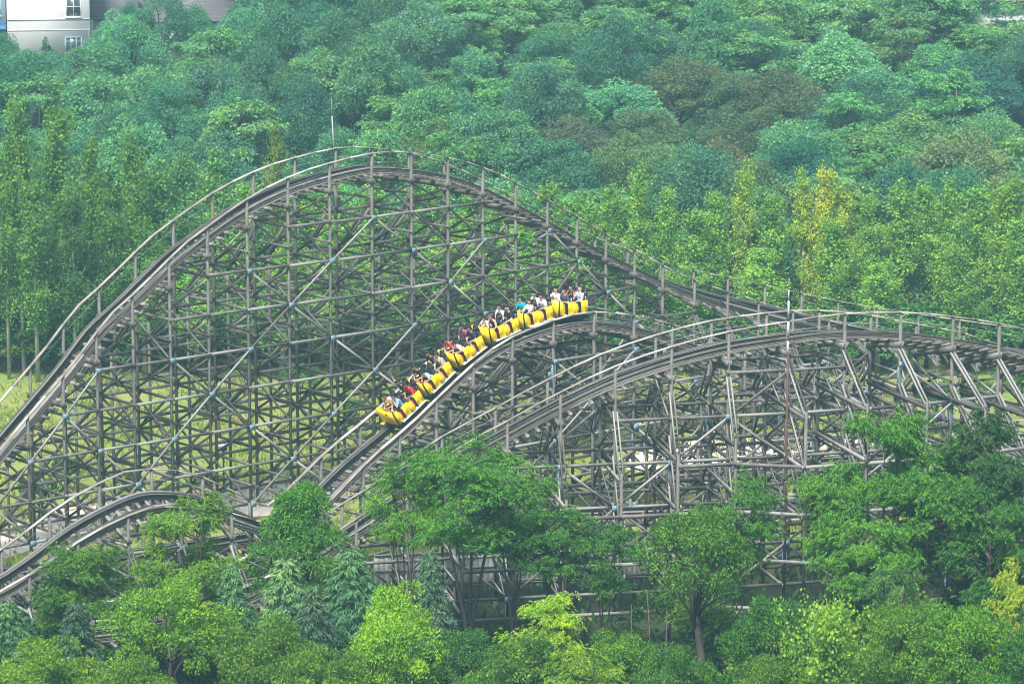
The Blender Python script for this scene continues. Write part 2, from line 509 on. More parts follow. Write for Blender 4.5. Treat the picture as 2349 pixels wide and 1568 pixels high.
def build_track(root, path, lowered=False):
    L = path.len
    tr = MB()                                                      # ties and deck boards
    s = 0.3
    rng = random.Random(11)
    k = 0
    while s < L - 0.3:
        c, t, near, up, nh, r = path.at(s)
        ext = 1.32 if k % 3 else 1.42
        a, b = c - near * ext - up * 0.44, c + near * ext - up * 0.44
        tr.beam(a, b, 0.16, 0.09, up)
        s += 0.55; k += 1
    tko = tr.build("track", M['track'], root)
    for sg in (-1, 1):
        st = MB()                                                  # laminated timber stack in staggered lengths
        lay = [(-0.36, 0.11, 0.20), (-0.27, 0.06, 0.205), (-0.205, 0.06, 0.20), (-0.14, 0.06, 0.205), (-0.075, 0.06, 0.30)]
        for li, (dz, hh, ww) in enumerate(lay):
            s0 = -rng.uniform(0, 4)
            while s0 < L:
                s1 = s0 + 5.5
                a0, a1 = max(s0, 0), min(s1 - 0.015, L)
                if a1 - a0 > 0.2:
                    sweep(path, a0, a1, 0.6, sg * (GAUGE + (0.03 if li == 4 else 0.05)), dz, ww, hh - 0.006, st)
                s0 = s1
        ro = st.build("running_rail", M['track'], tko)
        sp = MB(); sweep(path, 0, L, 0.5, sg * (GAUGE - 0.04), -0.035, 0.13, 0.018, sp)
        sweep(path, 0, L, 0.5, sg * (GAUGE - 0.10), -0.14, 0.014, 0.16, sp)
        # steel strap is the top of the rail: same part, its own mesh under the track
        sp.build("rail_strap", M['steel'], tko)
    return tko

def build_trestle(name, label, path, bay=2.7, s_start=0.2, zbase=0.9, step=2.0, handrail=True, c_rise=0, c_fall=0, period=4,
                  outrigger=None, plates=True, top_drop=0.62, hr_h=None, buttress=None):
    root = empty(name, (path.p[len(path.p) // 2][0], path.p[len(path.p) // 2][1], 0))
    tag(root, label, "roller coaster", "timber roller coaster trestles")
    org = np.array([root.location[0], root.location[1], 0.0])
    inv = Matrix.Translation(-root.location)
    made = []
    def fin(o):
        if o is not None: made.append(o)
        return o
    rng = random.Random(sum(map(ord, name)) + len(label))
    half = path.half
    ss = []
    s = s_start
    while s < path.len:
        ss.append(s); s += bay
    info = []
    for s in ss:
        c, t, near, up, nh, roll = path.at(s)
        zn, zf = c[2] - half * math.sin(roll), c[2] + half * math.sin(roll)
        pn = np.array([c[0], c[1], 0]) + nh * half
        pf = np.array([c[0], c[1], 0]) - nh * half
        info.append(dict(c=c, t=t, nh=nh, pn=pn, pf=pf, zn=zn, zf=zf, roll=roll, up=up, near=near))
    tko = build_track(root, path)
    made.append(tko)
    nlev = 14
    hr_h = (hr_h or 0.83) if handrail else 0.1
    out = outrigger or (lambda i, b: None)
    for i, b in enumerate(info):
        bent = MB()
        zlow = min(b['zn'], b['zf'])
        # head beam under the ties
        a1 = b['pf'] + np.array([0, 0, b['zf'] - top_drop]) - b['nh'] * 0.14
        a2 = b['pn'] + np.array([0, 0, b['zn'] - top_drop]) + b['nh'] * 0.14
        th = np.array([b['t'][0], b['t'][1], 0]); th /= np.linalg.norm(th)
        for sg in (-1, 1):
            bent.beam(a1 + th * 0.090 * sg, a2 + th * 0.090 * sg, 0.06, 0.26)
        for j in range(nlev):
            z = zbase + step * j
            if z > zlow - top_drop - 0.5: break
            sg = 1 if j % 2 else -1
            e1 = b['pf'] + np.array([0, 0, z]) - b['nh'] * 0.12 + th * 0.088 * sg
            e2 = b['pn'] + np.array([0, 0, z]) + b['nh'] * 0.12 + th * 0.088 * sg
            bent.beam(e1, e2, 0.05, 0.135)
            if z + step * 0.5 < zlow - top_drop - 0.4:
                bent.beam(e1 + np.array([0, 0, step * 0.5]), e2 + np.array([0, 0, step * 0.5]), 0.045, 0.11)
            zt = min(z + step, zlow - top_drop)
            if zt - z > 0.6:
                f1 = b['pf'] + np.array([0, 0, z + 0.15]) - th * 0.088 * sg
                f2 = b['pn'] + np.array([0, 0, zt - 0.2]) - th * 0.088 * sg
                bent.beam(f1, f2, 0.045, 0.115)
                if (i + j) % 3 != 1:
                    f1 = b['pf'] + np.array([0, 0, zt - 0.2]) + th * 0.142 * sg
                    f2 = b['pn'] + np.array([0, 0, z + 0.15]) + th * 0.142 * sg
                    bent.beam(f1, f2, 0.045, 0.115)
        o = out(i, b)
        if o is not None:
            w, drops = o
            zo = []
            q = b['pn'] + b['nh'] * w
            ztop = b['zn'] - top_drop - 0.35
            for (d0, d1) in drops:
                z0, z1 = ztop - d0, ztop - d1
                if z1 < 0.3:
                    if z0 < 0.6: continue
                    f = (z0 - 0.3) / (z0 - z1); q2 = b['pn'] + b['nh'] * (w * f); z1 = 0.3
                else:
                    q2 = q
                for sg in (-1, 1):
                    bent.beam(b['pn'] + np.array([0, 0, z0]) + th * 0.090 * sg, q2 + np.array([0, 0, z1]) + th * 0.090 * sg, 0.055, 0.145)
                if z1 > 0.35: zo.append(z1)
            if zo:
                zt = max(zo)
                pt = MB().beam(q + np.array([0, 0, -0.05]), q + np.array([0, 0, zt + 0.15]), 0.125, 0.125, b['nh'])
                b['outer'] = (q, zt)
                for z in zo:
                    for sg in (-1, 1):
                        bent.beam(b['pf'] + np.array([0, 0, z + 0.02]) + th * 0.142 * sg, q + np.array([0, 0, z - 0.10]) + th * 0.142 * sg + b['nh'] * 0.1, 0.05, 0.19)
        pq = None
        if buttress and zlow - top_drop > 6.5:
            bw, bd = buttress
            pq = b['pf'] - b['nh'] * bw; zq = zlow - bd
            for j in range(nlev):
                z = zbase + step * j
                if z > zq: break
                sg = 1 if j % 2 else -1
                bent.beam(pq + np.array([0, 0, z]) - b['nh'] * 0.12 + th * 0.088 * sg, b['pf'] + np.array([0, 0, z + 0.03]) + b['nh'] * 0.3 + th * 0.142 * sg, 0.05, 0.17)
                if z + step < zq + 1.0:
                    bent.beam(pq + np.array([0, 0, z + 0.1]) - th * 0.088 * sg, b['pf'] + np.array([0, 0, z + step - 0.1]) - th * 0.142 * sg, 0.05, 0.15)
                    if (i + j) % 2: bent.beam(pq + np.array([0, 0, z + step - 0.1]) + th * 0.142 * sg, b['pf'] + np.array([0, 0, z + 0.1]) + th * 0.195 * sg, 0.05, 0.15)
            b['butt'] = (pq, zq)
            for sg in (-1, 1):
                bent.beam(pq + np.array([0, 0, zq]) + th * 0.090 * sg, b['pf'] + np.array([0, 0, zq + bd * 0.55]) + th * 0.195 * sg, 0.05, 0.16)
        bo = fin(bent.build("bent", M['inner_shaded'] if o is None else M['board'], root))
        if pq is not None:
            MB().beam(pq + np.array([0, 0, -0.05]), pq + np.array([0, 0, zq + 0.1]), 0.115, 0.115, b['nh']).build("post", M['post'], bo)
        if o is not None and 'outer' in b:
            pt.build("post", M['post'], bo)
        for (pp, zz) in ((b['pn'], b['zn']), (b['pf'], b['zf'])):
            MB().beam(pp + np.array([0, 0, -0.05]), pp + np.array([0, 0, zz + hr_h - 0.02]), 0.118, 0.118, b['nh']).build("post", M['post'], bo)
    # longitudinal ledgers on the near and far faces, level by level
    n = len(info)
    for face, key, sgn in (("near", 'pn', 1), ("far", 'pf', -1)):
        for j in range(nlev):
            z = zbase + step * j + 0.02
            mb = MB()
            i = 0
            while i < n - 1:
                zl = [min(info[k]['zn'], info[k]['zf']) - top_drop - 0.35 for k in (i, i + 1)]
                if z < min(zl) or (z < max(zl) - 0.1 and abs(zl[0] - zl[1]) > 0.5 and False):
                    a, b = info[i], info[i + 1]
                    off = 0.086 * sgn
                    dz = 0.0 if (i // 2) % 2 else 0.012
                    p = a[key] + a['nh'] * off + np.array([0, 0, z + dz])
                    q = b[key] + b['nh'] * off + np.array([0, 0, z + dz])
                    d = (q - p); d /= np.linalg.norm(d)
                    mb.beam(p - d * 0.1, q + d * 0.1, 0.05, 0.145)
                elif mb.v:
                    fin(mb.build("longitudinal_ledger", M['board'], root)); mb = MB()
                i += 1
            fin(mb.build("longitudinal_ledger", M['board'], root))
    for lv in range(nlev):
        mb = MB(); z = zbase + step * lv + 0.02
        for i in range(n - 1):
            a, b = info[i], info[i + 1]
            if 'butt' in a and 'butt' in b and z < min(a['butt'][1], b['butt'][1]):
                p = a['butt'][0] - a['nh'] * 0.084 + np.array([0, 0, z]); q = b['butt'][0] - b['nh'] * 0.084 + np.array([0, 0, z])
                mb.beam(p, q, 0.05, 0.17)
                if (i + lv) % 4 == 0 and z + step < min(a['butt'][1], b['butt'][1]): mb.beam(p - a['nh'] * 0.055, q - b['nh'] * 0.055 + np.array([0, 0, step]), 0.05, 0.14)
            elif mb.v:
                fin(mb.build("longitudinal_ledger", M['board'], root)); mb = MB()
        fin(mb.build("longitudinal_ledger", M['board'], root))
    if 'outer' in (k for b in info for k in b):
        for lv in (0.35, 2.6, 4.8, 7.0):
            mb = MB()
            for i in range(n - 1):
                a, b = info[i], info[i + 1]
                if 'outer' in a and 'outer' in b and min(a['outer'][1], b['outer'][1]) > lv + 0.1:
                    p = a['outer'][0] + a['nh'] * 0.11 + np.array([0, 0, lv]); q = b['outer'][0] + b['nh'] * 0.11 + np.array([0, 0, lv])
                    mb.beam(p, q, 0.05, 0.17)
                elif mb.v:
                    fin(mb.build("longitudinal_ledger", M['board'], root)); mb = MB()
            fin(mb.build("longitudinal_ledger", M['board'], root))
    # long diagonals that climb one level per bay, in both directions, on both faces
    plate_at = {}
    for face, key, sgn, sh in (("near", 'pn', 1, 0), ("far", 'pf', -1, 2)):
        runs = {}
        for i in range(n - 1):
            for j in range(nlev):
                zA, zB = zbase + step * j, zbase + step * (j + 1)
                for typ in (0, 1):
                    key2 = (i - j - c_rise - sh) if typ == 0 else (i + j + 1 - c_fall - sh)
                    if key2 % period: continue
                    a, b = info[i], info[i + 1]
                    z0, z1 = (zA, zB) if typ == 0 else (zB, zA)
                    lim = [min(a['zn'], a['zf']) - top_drop - 0.15, min(b['zn'], b['zf']) - top_drop - 0.15]
                    if z0 > lim[0] or z1 > lim[1]: continue
                    off = (0.140 if typ == 0 else 0.192) * sgn
                    p = a[key] + a['nh'] * off + np.array([0, 0, z0]); q = b[key] + b['nh'] * off + np.array([0, 0, z1])
                    runs.setdefault((typ, key2), MB()).beam(p, q, 0.05, 0.112)
                    if sgn > 0:
                        plate_at[(i, j if typ == 0 else j + 1)] = 1; plate_at[(i + 1, j + 1 if typ == 0 else j)] = 1
        for k, mb in sorted(runs.items()):
            fin(mb.build("diagonal_brace", M['brace_lit'], root))
    if plates:
        cnt = 0
        for (i, j) in sorted(plate_at):
            b = info[i]; z = zbase + step * j
            if z > b['zn'] - top_drop + 0.1 or z < 0.5: continue
            if (i * 7 + j * 3) % 10 > 6 and False: continue
            th = np.array([b['t'][0], b['t'][1], 0]); th /= np.linalg.norm(th)
            c = b['pn'] + b['nh'] * 0.235 + np.array([0, 0, z])
            mb = MB().beam(c - th * 0.17, c + th * 0.17, 0.02, 0.28)
            # steel splice straps running down the post below the node
            if (i + j) % 2 == 0 and cnt < 48:
                for sg in (-1, 1):
                    s0 = b['pn'] + th * 0.095 * sg + np.array([0, 0, z - 0.15]); mb.beam(s0, s0 - np.array([0, 0, 1.15]), 0.15, 0.014, th)
            if cnt < 100:
                fin(mb.build("steel_plate", M['plate'], root))
            cnt += 1
    # handrails
    if handrail:
        for key, zk, sg in (('pn', 'zn', 1), ('pf', 'zf', -1)):
            mb = MB()
            for i in range(n - 1):
                a, b = info[i], info[i + 1]
                m = path.at((ss[i] + ss[i + 1]) / 2)
                zm = m[0][2] - sg * half * math.sin(m[5]) + hr_h
                pm = np.array([m[0][0], m[0][1], 0]) + m[4] * half * sg + np.array([0, 0, zm])
                p = a[key] + np.array([0, 0, a[zk] + hr_h]); q = b[key] + np.array([0, 0, b[zk] + hr_h])
                mb.beam(p, pm, 0.19, 0.05); mb.beam(pm, q, 0.19, 0.05)
            fin(mb.build("handrail", M['rail_top'], root))
            mb = MB()
            for i in range(n - 1):
                a, b = info[i], info[i + 1]
                for dz in (0.45,):
                    p = a[key] + np.array([0, 0, a[zk] + hr_h - dz]); q = b[key] + np.array([0, 0, b[zk] + hr_h - dz])
                    mb.beam(p, q, 0.012, 0.012)
            fin(mb.build("guard_wire", M['wire'], root))
    for o in made:
        o.matrix_parent_inverse = inv
    return root, info

def out_C(i, b):
    k = i
    px, _ = project(b['c'])
    if px > 1700: return (2.7, [(-0.1, 2.0), (1.5, 4.3), (3.7, 6.6)])
    return (1.35, [(0.3, 3.0), (2.3, 5.2), (4.5, 7.5)])
def out_A(i, b):
    px, _ = project(b['c'])
    return (2.2, [(0.2, 3.2)]) if px > 1500 and b['zn'] > 2.5 else None
def out_B(i, b):
    px, _ = project(b['c'])
    if px < 640: return (2.0, [(0.0, 2.4)])
    return None

build_trestle("wooden_coaster_hill", "tallest weathered timber coaster hill, arched track with two handrails, standing behind the yellow train", PA, c_rise=1, c_fall=3, outrigger=out_A, buttress=(2.4, 4.5))
build_trestle("wooden_coaster_track", "weathered timber coaster track carrying the yellow train down to a low hop", PB, c_rise=0, c_fall=2, outrigger=out_B, hr_h=0.56, buttress=(1.8, 3.5))
build_trestle("wooden_coaster_turn", "front timber coaster track rising to a banked curve on raking struts", PC, bay=2.72, c_rise=0, c_fall=0, outrigger=out_C, buttress=(1.6, 3.0))
build_trestle("low_coaster_trestle", "low straight timber trestle between the banked curve and the train's track", PE1, bay=1.8, step=1.1, zbase=0.5, handrail=False, c_rise=0, c_fall=1, plates=False)
build_trestle("low_coaster_trestle", "low straight timber trestle just in front of the pale plaza", PE2, bay=1.8, step=1.3, zbase=0.5, handrail=True, c_rise=1, c_fall=0, plates=False)

build_trestle("low_coaster_trestle", "low timber trestle behind the low hop of track at the left", PE3, bay=1.8, step=0.8, zbase=0.3, handrail=False, c_rise=0, c_fall=1, plates=False)

# ------------------------------------------------------------------ masts, lamp, poles
def mast_hill():
    p0 = P(766, 360, 167.2); top = P(761, 228, 167.2); mid = P(762, 330, 167.2); m2 = P(761.5, 266, 167.2)
    r = empty("lightning_mast", (p0[0], p0[1], p0[2] - 1.2))
    tag(r, "thin white lightning mast rising from the crest of the tall coaster hill", "mast", "lightning masts on the coaster")
    inv = Matrix.Translation(-r.location)
    base = np.array([p0[0], p0[1], p0[2] - 1.4])
    for nm, pts, rad, mt in (("sleeve", [base, base + [0, 0, 1.6]], 0.06, 'mastred'), ("tube", [base + [0, 0, 1.6], m2], [0.03, 0.026], 'mastwhite'), ("rod", [m2, top], [0.014, 0.008], 'mastwhite')):
        o = MB().tube(pts, rad).build(nm, M[mt], r); o.matrix_parent_inverse = inv
def mast_turn():
    d = 142.2
    r = empty("lightning_mast", (P(1808, 1330, d)[0], d, 0))
    tag(r, "tall red and white lightning mast standing in front of the banked curve", "mast", "lightning masts on the coaster")
    inv = Matrix.Translation(-r.location)
    x = P(1806, 900, d)[0]
    zs = [P(1806, y, d)[2] for y in (815, 780, 735, 690, 665, 638)]
    segs = [("pole", 0, zs[0], 0.055, 'mastred'), ("sleeve", zs[0], zs[1], 0.05, 'mastwhite'), ("collar", zs[1], zs[1] + 0.12, 0.07, 'mastred'), ("tube", zs[1] + 0.12, zs[2], 0.06, 'mastwhite'), ("collar", zs[2], zs[2] + 0.09, 0.08, 'black'),
            ("tube", zs[2] + 0.09, zs[3], 0.05, 'mastwhite'), ("tube", zs[3], zs[4], 0.028, 'mastwhite'), ("rod", zs[4], zs[5], 0.010, 'mastwhite')]
    for nm, a, b, rad, mt in segs:
        o = MB().tube([(x, d, a), (x, d, b)], rad, 8).build(nm, M[mt], r); o.matrix_parent_inverse = inv
mast_hill(); mast_turn()

def lamp():
    d = 166.5
    p = P(512, 1019, d)
    r = empty("garden_lamp", (p[0], d, 0))
    tag(r, "garden lamp with wide white disc shade in the grass behind the tall hill", "lamp")
    MB().tube([(0, 0, 0), (0, 0, p[2] - 0.35)], [0.06, 0.045], 8).build("post", M['lampmetal'], r)
    MB().tube([(0, 0, p[2] - 0.4), (0, 0, p[2] - 0.28), (0, 0, p[2] - 0.05)], [0.05, 0.22, 0.16], 12).build("cage", M['lampmetal'], r)
    MB().tube([(0, 0, p[2] - 0.06), (0, 0, p[2] + 0.02), (0, 0, p[2] + 0.1)], [0.50, 0.52, 0.16], 18).build("shade", M['lampwhite'], r, True)
lamp()

def utility_pole():
    d = 276.0
    b = P(643, 78, d)
    r = empty("utility_pole", (b[0], d, terr(b[0], d)))
    tag(r, "thin grey concrete utility pole among the trees on the hillside", "pole")
    h = b[2] + 6.5 - terr(b[0], d)
    MB().tube([(0, 0, -0.2), (0, 0, h)], [0.16, 0.11], 10).build("shaft", M['pole'], r)
    MB().beam((-0.8, 0, h - 0.5), (0.8, 0, h - 0.5), 0.1, 0.12).build("crossarm", M['pole'], r)
    a = P(208, 73, 272.0); e = np.array([b[0], d, terr(b[0], d) + h - 0.45])
    pts = []
    for t in np.linspace(0, 1, 14):
        p = a * (1 - t) + e * t; p = p + np.array([0, 0, -0.5 * 4 * t * (1 - t)]); pts.append(p)
    o = MB().tube(pts, 0.02, 4).build("power_cable", M['wire'])
    tag(o, "pale power cable sagging from the white house to the utility pole", "cable")
utility_pole()

# ------------------------------------------------------------------ houses on the hillside
def window(root, x0, x1, z0, z1, y, mat, nx, nz, transom=None):
    """glazed opening on a wall whose face is at local y (camera side is -y)"""
    fr = MB(); t = 0.07
    fr.box((x0, y - 0.05, z0), (x1, y + 0.04, z0 + t)); fr.box((x0, y - 0.05, z1 - t), (x1, y + 0.04, z1))
    fr.box((x0, y - 0.05, z0 + t), (x0 + t, y + 0.04, z1 - t)); fr.box((x1 - t, y - 0.05, z0 + t), (x1, y + 0.04, z1 - t))
    for k in range(1, nx):
        xc = x0 + (x1 - x0) * k / nx; fr.box((xc - 0.03, y - 0.045, z0 + t), (xc + 0.03, y + 0.03, z1 - t))
    for k in range(1, nz):
        zc = z0 + (z1 - z0) * k / nz if transom is None else transom
        fr.box((x0 + t, y - 0.042, zc - 0.03), (x1 - t, y + 0.03, zc + 0.03))
    w = MB().box((x0 + 0.01, y - 0.012, z0 + 0.01), (x1 - 0.01, y + 0.02, z1 - 0.01)).build("window", M['glass'], root)
    f = fr.build("frame", mat, w)
    s = MB().box((x0 - 0.08, y - 0.14, z0 - 0.08), (x1 + 0.08, y - 0.003, z0 - 0.002)).build("sill", M['plaster'], w)

def white_house():
    d = 272.0
    a, b = P(18, 120, d), P(206, 120, d)
    g = terr(0, d) - 0.4
    r = empty("house", (a[0], d, g))
    tag(r, "white plastered house with weather stains at the top of the wooded hill", "house", "houses on the hillside")
    r.rotation_euler = (0, 0, math.radians(8.3))
    W = b[0] - a[0]; Hh = 12.0
    zc = lambda y: P(100, y, d)[2] - g
    xc = lambda x: P(x, 100, d)[0] - a[0]
    MB().box((0, 0, 0), (W, 9, Hh)).build("wall", M['plaster'], r)
    MB().box((-0.3, -0.5, Hh + 0.003), (W + 0.3, 9.4, Hh + 0.3)).build("roof", M['tile'], r)
    window(r, xc(152), xc(186), zc(41), zc(41) + 1.75, -0.003, M['frame'], 2, 2)
    window(r, xc(149), xc(186), zc(127), zc(87), -0.003, M['blueframe'], 3, 2, zc(97))
    window(r, xc(50), xc(84), zc(-60), zc(-60) + 1.6, -0.003, M['frame'], 2, 1)
    MB().box((0, -0.06, zc(47)), (W, -0.003, zc(45))).build("ledge", M['plaster'], r)
    MB().box((0, -0.05, zc(71)), (W, -0.003, zc(70))).build("ledge", M['plaster'], r)
    MB().box((xc(196), -0.16, zc(106)), (xc(201), -0.003, zc(99))).build("meter_box", M['frame'], r)
    MB().tube([(xc(199), -0.05, zc(99)), (xc(202), -0.06, zc(90)), (xc(204), -0.05, zc(60))], 0.02, 4).build("cable", M['wire'], r)
    # blue grey neighbour
    a2 = P(-60, 100, d + 1.5); b2 = P(14, 100, d + 1.5)
    r2 = empty("house", (a2[0], d + 1.5, g))
    tag(r2, "blue grey house with a blue awning beside the white house", "house", "houses on the hillside")
    r2.rotation_euler = (0, 0, math.radians(8.3)); W2 = b2[0] - a2[0]
    MB().box((0, 0, 0), (W2, 8, 11)).build("wall", M['bluewall'], r2)
    MB().box((-0.3, -0.4, 11.003), (W2 + 0.1, 8.4, 11.3)).build("roof", M['tile'], r2)
    o = MB().hexa([(W2 - 2.6, -1.1, zc(70)), (W2 - 2.6, -0.003, zc(64) + .1), (W2, -0.003, zc(64) + .1), (W2, -1.1, zc(70)), (W2 - 2.6, -1.1, zc(70) + .06), (W2 - 2.6, -0.003, zc(64) + .2), (W2, -0.003, zc(64) + .2), (W2, -1.1, zc(70) + .06)]).build("awning", M['awning'], r2)
    window(r2, W2 - 1.3, W2 - 0.4, zc(40), zc(5), -0.003, M['blueframe'], 2, 1)

def roofed_house(x0, x1, y_eave, y_ridge, d, label, name="house", wall='plaster'):
    a, b = P(x0, y_eave, d), P(x1, y_eave, d)
    g = terr(0, d) - 0.5
    r = empty(name, (a[0], d, g))
    tag(r, label, "house", "houses on the hillside")
    r.rotation_euler = (0, 0, math.radians(7.0)); W = b[0] - a[0]; ze = a[2] - g; D = 8.0
    rise = 2.4
    MB().box((0.3, 0.6, 0), (W - 0.3, D - 0.6, ze - 0.01)).build("wall", M[wall], r)
    # gable prism roof with courses of tiles
    mb = MB()
    nC = 14
    for sgn in (0, 1):
        for k in range(nC):
            t0, t1 = k / nC, (k + 1) / nC + 0.02
            y0 = D / 2 * t0; y1 = D / 2 * min(t1, 1)
            zA = ze + rise * t0 + 0.02 * (k % 2); zB = ze + rise * min(t1, 1)
            if sgn: y0, y1 = D - y0, D - y1
            mb.beam((0, (y0 + y1) / 2, (zA + zB) / 2 + 0.03 * (1 - 0)), (W, (y0 + y1) / 2, (zA + zB) / 2 + 0.03), 0.07, math.hypot(y1 - y0, zB - zA) + 0.03,
                    (0, (y1 - y0), (zB - zA)))
    mb.build("roof", M['tile'], r)
    o = MB()
    o.add([(0.31, 0.62, ze), (0.31, D - 0.62, ze), (0.31, D / 2, ze + rise - 0.1), (0.31, D / 2, ze + rise - 0.1), (0.5, 0.62, ze), (0.5, D - 0.62, ze), (0.5, D / 2, ze + rise - 0.1), (0.5, D / 2, ze + rise - 0.1)], BOXF)
    o.build("gable", M[wall], r)
    MB().box((W * 0.3, -0.1, ze - 0.22), (W * 0.62, 0.05, ze - 0.1)).build("gutter", M['frame'], r)
    return r

white_house()
roofed_house(206, 318, 46, 0, 281, "old house with a dark grey tiled roof right beside the white house")
roofed_house(318, 560, 52, 0, 285, "long house with a dark grey tiled roof behind the trees by the utility pole")

def right_house():
    d = 287.0
    a, b = P(2238, 40, d), P(2400, 40, d)
    g = terr(0, d) - 0.5
    r = empty("house", (a[0], d, g))
    tag(r, "pale house wall under a grey eave at the top right among the trees", "house", "houses on the hillside")
    W = b[0] - a[0]
    zt = P(2300, 4, d)[2] - g
    MB().box((0, 0, 0), (W, 7, zt)).build("wall", M['plaster'], r)
    MB().hexa([(-0.5, -0.8, zt + .01), (-0.5, 7.5, zt + 1.6), (W + .5, 7.5, zt + 1.6), (W + .5, -0.8, zt + .01), (-0.5, -0.8, zt + .16), (-0.5, 7.5, zt + 1.8), (W + .5, 7.5, zt + 1.8), (W + .5, -0.8, zt + .16)]).build("roof", M['tile'], r)
    a = P(2060, 0, d + 2)
    r = empty("house", (a[0] + .3, d + 2, g))
    tag(r, "low house with a pale eave just showing over the treetops at the top edge", "house", "houses on the hillside")
    zt = P(2070, 2, d + 2)[2] - g
    MB().box((0, 0, 0), (2.2, 6, zt - .1)).build("wall", M['bluewall'], r)
    MB().hexa([(-0.4, -0.6, zt - .1), (-0.4, 6.5, zt + 1.2), (2.6, 6.5, zt + 1.2), (2.6, -0.6, zt - .1), (-0.4, -0.6, zt + .05), (-0.4, 6.5, zt + 1.35), (2.6, 6.5, zt + 1.35), (2.6, -0.6, zt + .05)]).build("roof", M['frame'], r)
right_house()

# grey green sheet wall at the foot of the front trestle
def sheet_wall():
    d = 143.4
    a, b = P(860, 1400, d), P(1500, 1400, d)
    r = empty("sheet_wall", (a[0], d - 0.2, 0)); tag(r, "grey green sheet wall standing behind the posts at the foot of the front trestle", "wall")
    W = b[0] - a[0]
    mb = MB(); n = int(W / 0.24)
    r.rotation_euler = (0, 0, math.radians(10))
    for k in range(n):
        mb.box((k * W / n, 0.02 * (k % 2), 0), ((k + 1) * W / n - 0.01, 0.06 + 0.02 * (k % 2), 2.3))
    mb.build("panel", M['greywall'], r)
    mb = MB()
    for z in (0.7, 1.5, 2.25): mb.box((0, -0.05, z), (W, -0.003, z + 0.07))
    mb.build("rail", M['pole'], r)
sheet_wall()

# ------------------------------------------------------------------ the train
TRAIN_S = None
def train_frame(s):
    c, t, near, up, nh, roll = PB.at(s)
    c = c + up * 0.12
    x = -t; z = up; y = np.cross(z, x); y /= np.linalg.norm(y)
    m = Matrix.Identity(4)
    for k in range(3):
        m[k][0] = x[k]; m[k][1] = y[k]; m[k][2] = z[k]; m[k][3] = c[k]
    return m

def find_s(target_x, local):
    best, bs = 1e9, 0
    for s in np.arange(20, PB.len - 5, 0.05):
        m = train_frame(s)
        p = m @ Vector(local)
        if p.z < 3.5: continue
        e = abs(project(p)[0] - target_x)
        if e < best: best, bs = e, s
    return bs
s_front = find_s(914.5, (0.92, 0.64, 0.22))
s_back = find_s(1280.8, (0.92, 0.64, 0.22))
SPACING = (s_back - s_front) / 5
print("train", s_front, s_back, SPACING)

def prism_y(mb, prof, y0, y1):
    """extrude an x-z outline (convex quad strip order irrelevant) between y0 and y1 as quads around a centre line"""
    n = len(prof)
    c = np.mean(np.array(prof), axis=0)
    V = [(p[0], y0, p[1]) for p in prof] + [(p[0], y1, p[1]) for p in prof] + [(c[0], y0, c[1]), (c[0], y1, c[1])]
    Fc = []
    for k in range(n):
        k2 = (k + 1) % n
        Fc.append([k, k2, n + k2, n + k])
    for k in range(n):
        k2 = (k + 1) % n; 
        m0 = len(V); 
        V.append(tuple((np.array(V[k]) + np.array(V[k2])) / 2)); V.append(tuple((np.array(V[n + k]) + np.array(V[n + k2])) / 2))
        Fc.append([2 * n, k2, m0, k]); Fc.append([2 * n + 1, n + k, m0 + 1, n + k2])
    mb.add(V, Fc)

